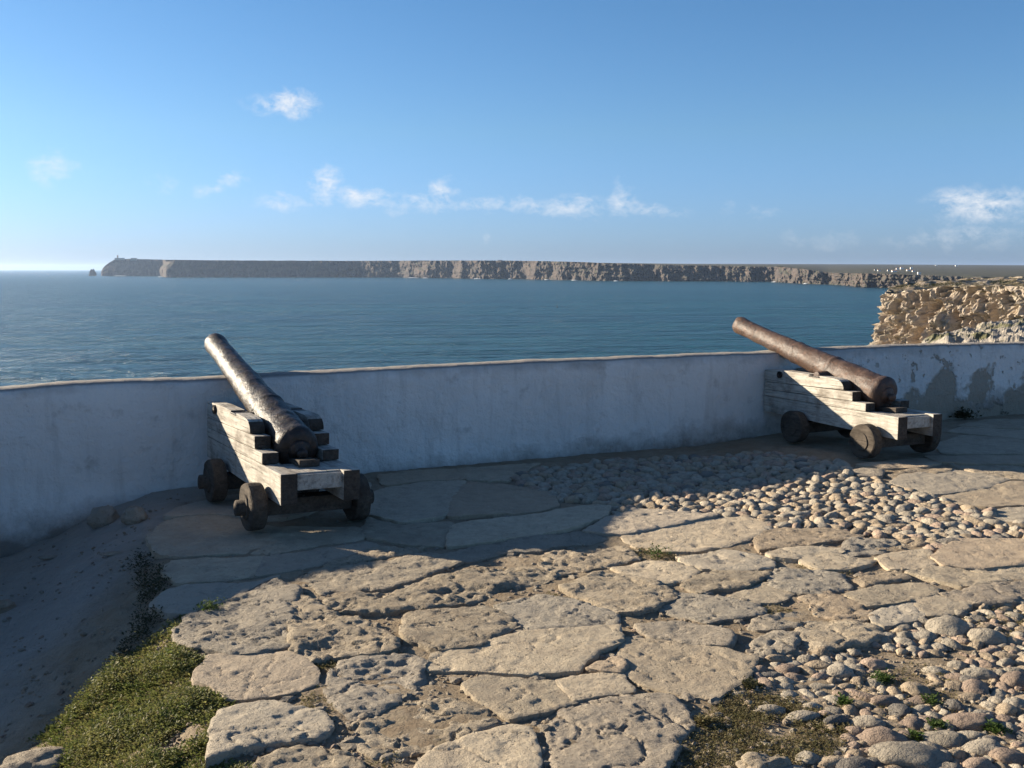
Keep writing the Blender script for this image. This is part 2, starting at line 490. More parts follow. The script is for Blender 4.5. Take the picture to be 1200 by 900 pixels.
for (p, nn, top, s) in path:
    for (q, z) in PR:
        if z == 'a': z = top - .035
        elif z == 'b': z = top - .012
        elif z == 'c': z = top
        if z > -.15 and z > top - .05 - .02 * PR.index((q, z) if (q, z) in PR else PR[-1]) and q == 0: z = min(z, top - .05)
        w = .014 * fbm((s * 1.1, z * 1.6, 1), 4) + .004 * fbm((s * 9, z * 9, 5), 2)
        if z < .15: w += .045 * sstep(.1, -.35, z) * (0.6 + fbm((s * 3.2, z * 3, 9), 2))   # rough footing
        zz = z + (.010 * fbm((s * 1.7, q, 3), 4) + .005 * fbm((s * 11, q * 9, 3), 2) if z > top - .06 else 0)
        vs.append((p.x + nn.x * (q + w), p.y + nn.y * (q + w), zz))
K = len(PR)
fs = [(i * K + j, i * K + j + 1, (i + 1) * K + j + 1, (i + 1) * K + j) for i in range(len(path) - 1) for j in range(K - 1)]
fs.append(tuple(range(K - 1, -1, -1))); fs.append(tuple((len(path) - 1) * K + j for j in range(K)))
tag(link('parapet_wall', mesh('parapet_wall', vs, fs, M['plaster'])), 'low whitewashed parapet wall with weathered crest behind both cannons', 'wall')

# ------------------------------------------------------------------ cannons
def bev(bm, w=.006, seg=2):
    bmesh.ops.bevel(bm, geom=bm.edges[:], offset=w, segments=seg, affect='EDGES', profile=.6, clamp_overlap=True)
def prism(profile, x0, x1, w=.006, jag=0.0):
    """a plank: a (y, z) outline given its thickness across x"""
    bm = bmesh.new()
    a = [bm.verts.new((x0, y, z)) for y, z in profile]
    b = [bm.verts.new((x1, y, z)) for y, z in profile]
    bm.faces.new(a); bm.faces.new(b[::-1])
    n = len(a)
    for i in range(n): bm.faces.new((a[i], b[i], b[(i + 1) % n], a[(i + 1) % n]))
    bmesh.ops.recalc_face_normals(bm, faces=bm.faces[:])
    if w: bev(bm, w)
    return bm
def box(x0, x1, y0, y1, z0, z1, w=.006):
    return prism([(y0, z0), (y1, z0), (y1, z1), (y0, z1)], x0, x1, w)
def wear(bm, amp, sc_, seed):
    for v in bm.verts:
        p = v.co * sc_ + Vector((seed, seed * 2, 0))
        v.co += Vector((mn.noise(p), mn.noise(p + Vector((9, 0, 0))), mn.noise(p + Vector((0, 9, 0))))) * amp
def join(bms):
    r = bmesh.new()
    for b in bms:
        me = bpy.data.meshes.new('t'); b.to_mesh(me); r.from_mesh(me); bpy.data.meshes.remove(me); b.free()
    return r
def done(name, bm, mat, parent, smooth=False, loc=(0, 0, 0)):
    me = bpy.data.meshes.new(name); bm.to_mesh(me); bm.free()
    me.materials.append(mat)
    if smooth: me.polygons.foreach_set('use_smooth', [True] * len(me.polygons))
    o = bpy.data.objects.new(name, me); COL.objects.link(o); o.parent = parent; o.location = loc
    return o
def lathe_x(prof, n=28, axis='x'):
    """turn (position, radius) pairs about an axis"""
    bm = bmesh.new(); rings = []
    for (a, r) in prof:
        ring = []
        for i in range(n):
            t = 2 * math.pi * i / n
            c, s = r * math.cos(t), r * math.sin(t)
            ring.append(bm.verts.new((a, c, s) if axis == 'x' else (c, a, s)))
        rings.append(ring)
    for r0, r1 in zip(rings, rings[1:]):
        for i in range(n): bm.faces.new((r0[i], r0[(i + 1) % n], r1[(i + 1) % n], r1[i]))
    bm.faces.new(rings[0]); bm.faces.new(rings[-1][::-1])
    bmesh.ops.recalc_face_normals(bm, faces=bm.faces[:])
    return bm

def make_cannon(label, loc, rotz, tilt, scale, elev_deg, by, bz, rust, seed, stout, left_stub):
    root = bpy.data.objects.new('cannon', None); COL.objects.link(root)
    root.location = loc; root.rotation_euler = (0, tilt, rotz); root.scale = (scale,) * 3
    tag(root, label, 'cannon', 'old cannons at the parapet')
    W, T = .267, .111
    yF = 1.60
    rnd = random.Random(seed)
    for sgn in (-1, 1):
        x0, x1 = (-W, -W + T) if sgn < 0 else (W - T, W)
        pl = []
        j = lambda a=.004: rnd.uniform(-a, a)
        pl.append(prism([(-.197, .209), (yF, .235), (yF, .395), (-.197, .407)], x0, x1))
        pl.append(prism([(.186, .409), (yF, .399), (yF, .465), (.186, .484)], x0 + j(), x1 + j()))
        pl.append(prism([(.36, .487), (yF, .469), (yF, .545), (.36, .571)], x0 + j(), x1 + j()))
        # top plank: quarter-round rear end, trunnion notch, front
        arc = [(.47, .575), (.472, .60), (.485, .628), (.510, .650), (.545, .664), (.60, .672)]
        pl.append(prism(arc + [(.80, .676), (.805, .655), (.93, .655), (.935, .678), (1.30, .680), (yF, .668), (yF, .549), (.60, .572)], x0 + j(), x1 + j(), .005))
        bm = join(pl); wear(bm, .004, 3.0, seed + sgn)
        ck = done('cheek', bm, M['wood'], root)
        ck.data.materials.append(M['wood_rear'])
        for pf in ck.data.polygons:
            if pf.normal.y < -.6: pf.material_index = 1  # rear-facing plank ends take a darker timber colour
        # iron eye bolt near the front
        ring = lathe_x([(-.012, .034), (-.012, .024), (.012, .024), (.012, .034), (-.012, .034)], 20)
        done('ring_bolt', ring, M['iron'], ck, True, ((-W - .004) if sgn < 0 else W + .004, 1.36, .635))
        cap = box(x0 - .004, x1 + .004, .795, .945, .657, .669, .003)
        done('trunnion_plate', cap, M['iron'], ck)
    # bed, transoms, axletrees
    bm = join([box(-W + T, W - T, -.135, .03, .372, .402), box(-W + T, W - T, .034, .20, .368, .400)]); wear(bm, .004, 3, seed + 5)
    done('bed_board', bm, M['wood'], root)
    done('transom', box(-W + T, W - T, -.165, -.138, .292, .392, .005), M['wood'], root)
    done('transom', box(-W + T, W - T, 1.30, 1.42, .25, .52), M['wood'], root)
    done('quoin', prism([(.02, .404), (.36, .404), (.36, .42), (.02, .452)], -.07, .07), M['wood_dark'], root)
    for ya in (.085, 1.02):
        bm = box(-.30, .30, ya - .075, ya + .075, .10, .207, .008); wear(bm, .006, 4, seed + ya)
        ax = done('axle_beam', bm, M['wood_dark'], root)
        stub = lathe_x([(-left_stub, .040), (.005 - left_stub, .050), (-.29, .055), (.29, .055), (.47, .050), (.475, .040)], 18)
        wear(stub, .006, 9, seed)
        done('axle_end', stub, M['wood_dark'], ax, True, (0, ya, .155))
        for sgn in (-1, 1):
            r = .158
            w = lathe_x([(.305, .05), (.303, r - .012), (.309, r - .003), (.33, r), (.38, r), (.401, r - .003), (.407, r - .012), (.407, .085), (.417, .080), (.418, .05)], 36)
            for v in w.verts:
                v.co.x *= sgn
                p = Vector((v.co.x * 5 + seed, v.co.y * 7, v.co.z * 7 + sgn + ya))
                rr = math.hypot(v.co.y, v.co.z)
                if rr > .1: k = 1 + .05 * mn.noise(p) + .03 * mn.noise(p * 3); v.co.y *= k; v.co.z *= k
                v.co.x += .007 * mn.noise(p * 2)
            if sgn < 0: bmesh.ops.reverse_faces(w, faces=w.faces[:])
            wo = done('wheel', w, M['wood_dark'], root, False, (0, ya, r + .002))
    # barrel
    L = 2.19
    prof = [(-.06, .060), (-.052, .105), (-.035, .128), (-.015, .138), (.0, .143), (.035, .143), (.05, .136), (.10, .134), (.3, .130), (.5, .126), (.62, .124), (.635, .129), (.66, .129), (.675, .121),
            (.9, .115), (1.15, .109), (1.18, .113), (1.20, .113), (1.215, .106), (1.5, .099), (1.8, .093), (2.02, .089), (2.10, .093), (2.15, .097), (2.185, .094), (2.20, .080), (2.20, .045), (2.16, .042), (1.9, .041)]
    fine = []
    for (a, r), (b, r2) in zip(prof, prof[1:]):
        k = max(1, int(abs(b - a) / .02)) if b < 2.19 and a < 2.19 else 1
        fine += [(a + (b - a) * i / k, r + (r2 - r) * i / k) for i in range(k)]
    fine.append(prof[-1])
    fine = [(a, r * (1 + (stout - 1) * max(0, 1 - a / 1.9))) for a, r in fine]
    bm = lathe_x(fine, 48, 'y')
    for v in bm.verts:
        rr = math.hypot(v.co.x, v.co.z)
        if rr > .055:
            d = 1 + .060 * fbm((v.co.x * 8 + seed, v.co.y * 6, v.co.z * 8), 5) - .08 * max(0, mn.noise(Vector((v.co.x * 16, v.co.y * 14, v.co.z * 16 + seed))) - .25)
            v.co.x *= d; v.co.z *= d
            if v.co.y > 2.05: v.co.y += .022 * mn.noise(Vector((v.co.x * 14 + seed, v.co.z * 14, 3)))
    br = done('gun_barrel', bm, rust, root, True, (0, by, bz))
    br.rotation_euler = (R(elev_deg), 0, 0)
    cas = lathe_x([(-.145, .012), (-.142, .026), (-.13, .036), (-.115, .038), (-.10, .032), (-.09, .026), (-.08, .030), (-.07, .06), (-.05, .09)], 24, 'y')
    done('cascabel', cas, rust, br, True)
    tr = lathe_x([(-.262, .036), (-.258, .044), (-.08, .046), (.08, .046), (.258, .044), (.262, .036)], 24)
    done('trunnion', tr, rust, br, True, (0, .60, -.03))
    return root

make_cannon('blackened cannon on a grey timber carriage beside the sunken dirt strip, glints along its barrel',
            (-1.334, 6.501, 0.0), R(30.95), R(2.0), 1.0, 15.2, .279, .497, M['iron'], 3, 1.05, .475)
make_cannon('brown rusted cannon on a grey timber carriage, nearest the peeling plaster and the sunlit cliff',
            (3.42, 8.714, .055), R(25.25), 0.0, .97, 13.8, .254, .557, M['rust'], 11, 1.10, .395)
# ------------------------------------------------------------------ paving
def seg_dist(P, A, B):
    """distance of every point in P to the nearest of the segments A-B"""
    d = B - A; L = (d * d).sum(1) + 1e-12
    out = np.full(len(P), 1e9)
    for i in range(len(A)):
        t = np.clip(((P - A[i]) @ d[i]) / L[i], 0, 1)
        q = P - (A[i] + t[:, None] * d[i])
        out = np.minimum(out, (q * q).sum(1))
    return np.sqrt(out)

SLAB_FOOT = []
def slab(label, px, rough=0.0, lift=0.0, thick=.10, mat=None, name='flagstone', cat='flagstone', group='flagstones of the terrace'):
    idx = len(SLAB_FOOT)
    rnd = random.Random(idx * 17 + 5)
    top = rnd.uniform(-.006, .010) + lift
    pts = [Vector(ground(u, v, top)) for u, v in px]
    cx = sum(p.x for p in pts) / len(pts); cy = sum(p.y for p in pts) / len(pts)
    dist = math.hypot(cx, cy)
    g = min(.045, max(.0105, dist * .0028))
    SLAB_FOOT.append([(p.x, p.y) for p in pts])
    # one corner-cutting pass, then an even, slightly ragged outline
    sm = []
    for a, b in zip(pts, pts[1:] + pts[:1]): sm += [a.lerp(b, .07), a.lerp(b, .93)]
    out = []
    for a, b in zip(sm, sm[1:] + sm[:1]):
        k = max(1, round((b - a).length / (g * 1.3)))
        out += [a.lerp(b, i / k) for i in range(k)]
    amp = (.010 + .017 * rough) * min(1.3, dist / 4.5)
    c = Vector((cx, cy))
    o2 = []
    for p in out:
        n2 = (p - c).normalized()
        w = amp * (fbm((p.x * 9, p.y * 9, idx), 5, 2.2, .6) + 1.1 * mn.noise(Vector((p.x * 3.2, p.y * 3.2, idx + 3.3)))) + .022 * min(1.6, dist / 4.2)
        o2.append(p + n2 * w)
    A = np.array([(p.x, p.y) for p in o2]); B = np.roll(A, -1, 0)
    x0, y0 = A.min(0); x1, y1 = A.max(0)
    gx, gy = np.meshgrid(np.arange(x0, x1, g), np.arange(y0, y1, g))
    nr = np.random.RandomState(idx)
    P = np.stack([gx.ravel(), gy.ravel()], 1) + nr.uniform(-.33, .33, (gx.size, 2)) * g
    poly = [tuple(a) for a in A]
    P = np.array([p for p in P if inside(poly, *p)]).reshape(-1, 2)
    if len(P):
        dd = seg_dist(P, A, B)
        keep = dd > g * .55
        P, dd = P[keep], dd[keep]
    else: dd = np.zeros(0)
    co = [Vector(a) for a in A] + [Vector(p) for p in P]
    n = len(A)
    vo, eo, fo = delaunay_2d_cdt(co, [(i, (i + 1) % n) for i in range(n)], [], 1, 1e-6)[:3]
    if len(vo) != len(co):
        allP = np.array([tuple(v) for v in vo]); dist_e = seg_dist(allP, A, B)
    else:
        dist_e = np.concatenate([np.zeros(n), dd])
    tx, ty = rnd.uniform(-.012, .012), rnd.uniform(-.012, .012)
    rim = .010 + .018 * rough
    verts = []
    for p, d in zip(vo, dist_e):
        x, y = p
        z = top + base_z(x, y) + tx * (x - cx) + ty * (y - cy)
        e = 1 - min(1, d / rim)
        z -= (.003 + .006 * rough) * e * e
        z += .006 * mn.noise(Vector((x * 2.2, y * 2.2, idx))) + .0030 * fbm((x * 14, y * 14, idx), 3)
        if rough:
            f = fbm((x * 5.5, y * 8.0, idx * .7), 5, 2.1, .58)
            z += rough * (.009 * f - .013 * max(0, f - .18) - .007 * max(0, mn.noise(Vector((x * 31, y * 38, 2))) - .20) + .003 * mn.noise(Vector((x * 24, y * 30, 9))))
        else:
            z -= .008 * max(0, mn.noise(Vector((x * 19, y * 25, idx))) - .38)
        # flaked layers: low crisp steps across the face
        fl = fbm((x * 3.1 + idx, y * 4.3, idx * .3), 4, 2.2, .55)
        z -= (.002 + .006 * rough) * sstep(.05, .10, fl) + (.002 + .006 * rough) * sstep(.30, .34, fl) - (.0 + .006 * rough) * sstep(-.28, -.34, fl)
        ck = abs(mn.noise(Vector((x * 2.6 + 7 * idx, y * 3.4, 2))) + .35 * mn.noise(Vector((x * 9, y * 9, idx))))
        z -= (.006 + .006 * rough) * sstep(.030, .008, ck)
        verts.append((x - cx, y - cy, z))
    # sides
    faces = [tuple(f) for f in fo]
    edge_use = {}
    for f in faces:
        for a, b in zip(f, f[1:] + f[:1]): edge_use[(a, b)] = 1
    border = [(a, b) for (a, b) in edge_use if (b, a) not in edge_use]
    low, mid, rimv = {}, {}, {}
    def dup_rim(i):
        if i not in rimv:
            rimv[i] = len(verts); verts.append(verts[i])
        return rimv[i]
    def lower(i, dct, dz, outw):
        if i not in dct:
            x, y, z = verts[i]
            r = math.hypot(x, y) + 1e-6
            w = outw + .012 * mn.noise(Vector((x * 14 + cx, y * 14 + cy, dz * 30 + idx)))
            dct[i] = len(verts); verts.append((x + x / r * w, y + y / r * w, z - dz))
        return dct[i]
    for a, b in border:
        am, bm_, al, bl = lower(a, mid, .03, .004), lower(b, mid, .03, .004), lower(a, low, thick, .012), lower(b, low, thick, .012)
        ra, rb = dup_rim(a), dup_rim(b)
        faces += [(rb, ra, am, bm_), (bm_, am, al, bl)]
    me = mesh(name, verts, faces, mat or (M['slab_rough'] if rough >= .4 else M['slab_smooth']))
    o = link(name, me, None, (cx, cy, 0))
    return tag(o, label, cat, group)

SLABS = [
 # the sunlit front of the terrace
 ('large fissured slab whose tip points into the green ground cover', .65, [(203,735),(222,720),(255,709),(288,692),(322,679),(345,684),(352,692),(340,716),(345,752),(325,758),(290,763),(245,757),(218,752)]),
 ('dark pitted slab ending in a point, beyond the smooth slab by the ground cover', 1.0, [(347,690),(365,700),(395,716),(440,728),(466,753),(455,760),(420,765),(385,768),(362,772),(347,758),(343,718)]),
 ('smooth tan slab with clean edges bordering the green ground cover', 0, [(245,766),(282,765),(340,764),(360,777),(370,787),(366,799),(337,810),(282,817),(267,815),(254,802),(232,796),(231,789)]),
 ('grainy rounded slab with a shaded front edge, lowest along the green ground cover', .35, [(259,831),(307,821),(320,820),(340,824),(375,832),(384,842),(382,850),(372,860),(320,866),(285,870),(260,880),(247,884),(249,865),(254,845)]),
 ('coarse crumbling slab beyond the gap from the smooth tan slab', .9, [(400,773),(440,768),(485,764),(495,775),(490,800),(470,815),(440,830),(415,838),(400,825),(390,815),(387,795)]),
 ('broken orange tinted rubbly slab in front of the coarse crumbling one', 1.0, [(418,846),(445,831),(470,823),(520,817),(570,831),(575,845),(550,859),(475,878),(440,884),(418,868)]),
 ('rough slab cut off by the picture bottom, in front of the grainy rounded slab', .8, [(300,895),(312,885),(340,874),(370,872),(400,880),(420,893),(428,940),(300,940)]),
 ('finely pitted five sided slab under the deep shaded ledge of the long rough strip', .45, [(475,716),(570,709),(597,721),(600,732),(567,749),(515,759),(492,750),(475,747)]),
 ('pale scarred slab with a flaking front edge and a small shaded hollow', .55, [(582,707),(635,698),(668,702),(720,717),(718,724),(712,731),(660,733),(632,736),(618,734),(618,731),(602,720)]),
 ('longest smooth slab in the sunlit middle, with a raised shadowed right end', .05, [(510,762),(565,751),(620,740),(692,735),(725,733),(728,750),(698,762),(683,772),(677,781),(625,787),(580,784),(507,781),(502,775)]),
 ('smooth tan slab split by a thin crack, its chipped point towards the rubbly slab', .1, [(547,803),(567,791),(648,796),(672,820),(640,830),(597,840),(580,826),(560,815)]),
 ('smooth tan cracked off piece, between the split slab and the largest smooth slab', .1, [(651,795),(685,790),(725,787),(740,807),(710,811),(675,819)]),
 ('flat slab with a small square hole, running out of the picture at the bottom', .1, [(507,880),(540,866),(595,850),(620,852),(624,865),(628,885),(630,940),(480,940),(495,893)]),
 ('broad coarse grained slab running out of the picture beside the dark crevice and the moss', .6, [(655,832),(690,820),(740,813),(788,813),(803,830),(812,845),(798,862),(788,880),(778,900),(770,940),(642,940),(650,880),(640,850)]),
 ('small wedge shaped stone stuck in the joint at the end of the longest smooth slab', .3, [(692,780),(706,773),(724,768),(727,778),(722,783)]),
 ('largest smooth slab, its corner overhanging the mossy patch of cobbles', .05, [(732,745),(760,747),(812,756),(850,761),(885,770),(872,792),(860,800),(835,814),(807,812),(785,806),(757,799),(736,785),(728,770)]),
 ('pale slab with a shadowed ledge behind the largest smooth slab', .4, [(750,730),(775,728),(805,729),(850,737),(855,743),(852,754),(812,752),(765,743)]),
 ('grainy leaf shaped slab between the small square slab and the pale ledge slab', .4, [(772,712),(800,693),(850,700),(895,711),(890,717),(850,725),(832,728),(820,725)]),
 ('speckled six sided slab in the sunlit middle with a small weedy gap below it', .5, [(661,685),(702,667),(742,672),(767,680),(789,692),(785,700),(760,710),(727,715),(710,706)]),
 ('flat slab beside the grass tuft in the joint', .3, [(720,664),(760,656),(806,659),(814,667),(800,678),(772,680),(742,671)]),
 ('thin low slab behind the one with the raised shaded right edge', .35, [(797,651),(850,646),(885,649),(905,655),(900,663),(850,666),(825,665),(802,658)]),
 ('slab with a raised shaded right edge next to the small square slab', .4, [(804,682),(825,672),(850,669),(900,668),(897,673),(872,684),(840,687),(822,692)]),
 ('small almost square slab with a clean shadow under its right corner', .1, [(852,699),(900,682),(930,692),(908,704),(885,703),(875,702)]),
 ('big smooth slab behind the grass tuft, below the cobbled strip', .2, [(732,627),(760,621),(800,611),(845,605),(872,606),(900,611),(897,619),(885,625),(855,636),(815,645),(775,644),(745,638)]),
 ('slab at the shadow edge, touching the front of the cobbled strip', .3, [(687,619),(720,603),(745,594),(785,597),(835,600),(838,603),(785,613),(735,623),(710,622)]),
 ('long narrow sunlit slab lying along the shadow edge', .5, [(522,648),(580,636),(627,628),(665,623),(684,622),(717,620),(722,625),(690,635),(645,640),(632,644),(595,646),(555,656),(532,655)]),
 ('coarse slab between the long narrow slab and the speckled six sided slab', .9, [(640,646),(690,641),(728,639),(748,652),(720,660),(692,664),(655,671),(640,668),(635,656)]),
 ('long tan slab with a broken end, in front of the near cannon', .45, [(352,676),(372,668),(420,660),(487,649),(518,649),(538,657),(502,670),(477,680),(450,688),(420,689),(395,688),(380,694),(364,683)]),
 ('long deeply pitted strip of rock with a tall shaded front ledge', 1.0, [(402,714),(420,708),(452,698),(495,681),(550,666),(595,661),(645,662),(656,668),(640,680),(592,685),(560,700),(520,707),(480,712),(440,717)]),
 ('small crumbling slab between the fissured slab and the long tan slab', .9, [(385,699),(420,693),(450,692),(430,702),(405,712),(382,708)]),
 ('gravelly narrow strip of rock along the shadow edge in front of the near cannon', 1.0, [(364,668),(400,653),(440,641),(490,643),(480,648),(420,657),(375,666)]),
 # right half
 ('slab with a deep shaded ledge, touching the cobbled strip halfway along', .4, [(886,632),(900,619),(967,618),(1007,624),(1005,630),(953,635),(921,640),(892,643)]),
 ('narrow smooth slab below the deep shaded ledge', .15, [(902,647),(935,641),(983,641),(984,645),(935,653),(910,651)]),
 ('slanting slab with a dark raised end beside the crumbled hollow', .3, [(940,655),(977,648),(1025,655),(993,664),(964,664)]),
 ('squarish smooth slab touching the big rounded slab by the cobbled strip', .15, [(1028,652),(1087,643),(1092,651),(1091,659),(1071,664),(1044,665)]),
 ('big smooth rounded slab against the cobbled strip at the picture edge', 0, [(1096,651),(1110,641),(1127,631),(1225,631),(1225,656),(1140,663),(1108,660)]),
 ('long slab with a straight shaded front, in front of the big rounded slab', .2, [(1063,669),(1095,662),(1130,667),(1169,675),(1172,679),(1127,684),(1097,677)]),
 ('slab in front of the big rounded slab, running out of the picture', .3, [(1142,667),(1225,660),(1225,674),(1180,677)]),
 ('crumbly slab with dead stalks at the lower edge of the cobbled strip', .9, [(988,643),(1007,631),(1049,629),(1052,636),(1028,645),(995,649)]),
 ('wide coarse slab behind the one crusted with orange lumps', .8, [(905,673),(916,668),(953,665),(988,672),(990,685),(960,692),(927,690),(910,684)]),
 ('small crumbled slab in the hollow between clean edged slabs', 1.0, [(1015,670),(1049,665),(1057,677),(1017,684),(1003,677)]),
 ('clean edged slab with a rounded shaded front, behind the cracked pair', .1, [(995,695),(1033,686),(1081,681),(1096,690),(1095,695),(1049,704),(1020,708)]),
 ('smooth half of the cracked pair, at the edge of the near cobbles', .05, [(1024,718),(1067,701),(1082,720),(1040,730),(1024,727)]),
 ('smooth half of the cracked pair, tapering towards the green moss', .05, [(1070,700),(1095,698),(1137,706),(1112,716),(1087,719)]),
 ('long rough edged slab running out of the picture beyond the green moss', .5, [(1105,694),(1150,687),(1225,676),(1225,699),(1145,704)]),
 ('lumpy slab crusted with orange fragments in front of the wide coarse slab', .9, [(939,698),(975,693),(1000,702),(1018,712),(1018,721),(995,726),(960,716)]),
 ('rubbly slab in front of the small square slab', 1.0, [(890,722),(905,716),(937,712),(958,723),(932,731),(900,735),(884,730)]),
 ('coarse slab with a rounded shaded end at the edge of the near cobbles', .8, [(937,736),(955,729),(990,727),(1030,734),(1032,742),(990,755),(965,760),(940,752)]),
 ('broken slab at the corner of the largest smooth slab beside the near cobbles', 1.0, [(880,752),(905,740),(935,741),(933,752),(905,763),(892,767)]),
 ('broad flat slab behind the far end of the cobbled strip', .25, [(1045,565),(1060,557),(1110,549),(1145,553),(1180,560),(1150,571),(1100,577),(1075,572)]),
 ('broad flat slab at the picture edge just above the cobbled strip', .25, [(1102,580),(1150,574),(1185,563),(1225,566),(1225,588),(1160,592),(1122,588)]),
 ('rough rim slab along the shadow edge behind the far cobbles', .9, [(1044,555),(1070,549),(1112,549),(1097,556),(1060,560)]),
 ('sunlit slab with a bright broken rim, farthest one out of the shade', .5, [(1112,541),(1150,546),(1225,546),(1225,562),(1182,559),(1145,552)]),
 ('block shaped slab at the picture edge, in the end of the cobbled strip', .1, [(1161,598),(1225,592),(1225,611),(1164,607)]),
 ('low pale ledge behind the rear wheel of the rusted cannon', .4, [(1000,549),(1032,549),(1030,556),(1005,556)]),
 ('narrow slab on the shadow edge below the rear wheels of the rusted cannon', .3, [(1002,544),(1050,538),(1095,535),(1105,540),(1085,545),(1040,547)]),
 ('shaded slab nearest the rear axle of the rusted cannon', .1, [(1097,520),(1130,509),(1170,512),(1225,520),(1225,530),(1150,531),(1107,530)]),
 ('shaded slab lying just behind the bright broken rim slab', .1, [(1087,534),(1150,533),(1225,533),(1225,542),(1150,542),(1102,540)]),
 ('shaded slab second from the foot of the peeling wall', .1, [(1112,505),(1130,499),(1170,502),(1225,505),(1225,516),(1175,511)]),
 ('shaded slab at the foot of the peeling wall', .1, [(1122,497),(1160,491),(1225,490),(1225,502),(1165,500)]),
 # in the shade in front of the near cannon
 ('shaded slab standing out over the dirt, nearest the wheels of the blackened cannon', .2, [(177,627),(192,611),(235,598),(270,606),(300,612),(290,645),(210,650),(187,645)]),
 ('shaded slab right below the rear wheels of the blackened cannon', .25, [(304,613),(330,619),(410,616),(440,621),(420,630),(330,645),(294,646)]),
 ('shaded slab with a tongue over the dirt, second from the blackened cannon', .25, [(194,668),(207,657),(260,653),(310,651),(300,673),(250,679),(217,680)]),
 ('shaded slab tapering along the shadow edge in front of the blackened cannon', .3, [(314,650),(340,649),(430,634),(448,637),(400,650),(360,662),(304,672)]),
 ('shaded slab with a rounded end over the green ground cover', .15, [(179,705),(200,689),(222,684),(285,683),(326,674),(300,684),(262,701),(228,714),(202,716)]),
 ('smooth shaded slab touching the rear wheel of the blackened cannon', .15, [(432,580),(450,571),(500,563),(545,563),(530,580),(520,604),(470,611),(432,600)]),
 ('smooth shaded slab between the cannon side slab and the cobbled strip', .15, [(549,563),(600,568),(640,575),(653,590),(620,599),(526,605),(534,582)]),
 ('cracked shaded slab closest to the gravelly strip of rock', .3, [(432,606),(470,615),(530,611),(520,638),(470,635),(428,625)]),
 ('broad shaded slab ending at the tip of the shadow', .2, [(535,611),(620,603),(690,591),(713,593),(705,605),(650,620),(580,632),(525,638)]),
 ('narrow shaded slab against the wall foot near the blackened cannon', .3, [(447,556),(500,550),(545,548),(540,560),(498,561),(452,567)]),
 ('narrow shaded slab against the wall foot at the start of the cobbles', .3, [(550,548),(600,544),(632,542),(608,553),(596,562),(550,561)]),
 ('shaded slab under the blackened cannon', .1, [(195,605),(215,591),(300,575),(415,560),(430,566),(422,580),(330,606),(260,600)]),
]
for lab, rough, px in SLABS: slab(lab, px, rough)

def rock(name, label, u, v, size, mat, cat, seed, group=None, sink=.3, rotz=0.0, rough=.25):
    bm = bmesh.new(); bmesh.ops.create_icosphere(bm, subdivisions=4, radius=1)
    for w in bm.verts:
        p = w.co.copy()
        d = 1 + rough * fbm(p * 1.3 + Vector((seed, 0, 0)), 4) + .10 * mn.noise(p * 6 + Vector((seed, 0, 0)))
        w.co = Vector((p.x * size[0], p.y * size[1], p.z * size[2])) * d
    me = bpy.data.meshes.new(name); bm.to_mesh(me); bm.free(); me.materials.append(mat)
    me.polygons.foreach_set('use_smooth', [True] * len(me.polygons))
    x, y = ground(u, v)
    o = link(name, me, None, (x, y, earth(x, y) + size[2] * (1 - 2 * sink)), (0, 0, rotz))
    return tag(o, label, cat, group)

rock('boulder', 'furrowed pale rock lying in the green ground cover at the picture corner', 45, 893, (.17, .11, .06), M['slab_rough'], 'rock', 4, None, .3, .5)
rock('boulder', 'pale irregular rock sunk in the brown moss beside the near cobbles', 892, 893, (.095, .06, .035), M['slab_smooth'], 'rock', 9, None, .3, .3, .4)
rock('footing_stone', 'round stone at the foot of the wall beside the front wheel of the blackened cannon', 157, 604, (.085, .07, .075), M['rubble'], 'stone', 2, 'stones at the foot of the wall', .2)
rock('footing_stone', 'squarish pale stone half buried in the wall footing above the dirt', 121, 606, (.10, .07, .08), M['rubble'], 'stone', 5, 'stones at the foot of the wall', .2, .4)
rock('fallen_stone', 'thin pale flake lying on the shaded dirt by the wall', 56, 646, (.065, .035, .012), M['cob_grey'], 'stone', 12, None, .1, .2)
rock('fallen_stone', 'flat grey flake on the dirt next to the first shaded slab', 132, 641, (.085, .03, .012), M['rubble'], 'stone', 14, None, .1, .2)
rock('fallen_stone', 'dark broken stone on the dirt at the picture edge', 4, 706, (.07, .06, .04), M['rubble'], 'stone', 16, None, .2, .2)

# ------------------------------------------------------------------ cobbles
COB_MATS = ['cob_grey', 'cob_tan', 'cob_pink', 'cob_dark']
COB_WORD = {'cob_grey': 'pale grey', 'cob_tan': 'tan', 'cob_pink': 'pinkish brown', 'cob_dark': 'dark grey'}
COB_MESH = {}
for mk in COB_MATS:
    for k in range(7):
        bm = bmesh.new(); bmesh.ops.create_icosphere(bm, subdivisions=3, radius=1)
        for w in bm.verts:
            p = w.co.copy()
            q = 1 + .26 * mn.noise(p * .9 + Vector((k * 3.1, 1, 0))) + .15 * mn.noise(p * 2.1 + Vector((k * 5.7, 0, 2))) + .05 * mn.noise(p * 5 + Vector((k, 0, 0))) - .06 * max(0, mn.noise(p * 1.7 + Vector((0, k * 2.3, 0))) - .1)
            w.co = Vector(p) * q
        me = bpy.data.meshes.new('cobblestone'); bm.to_mesh(me); bm.free(); me.materials.append(M[mk])
        me.polygons.foreach_set('use_smooth', [True] * len(me.polygons))
        COB_MESH[mk, k] = me
def pick_mat(rnd): return rnd.choices(COB_MATS, (.42, .34, .18, .06))[0]

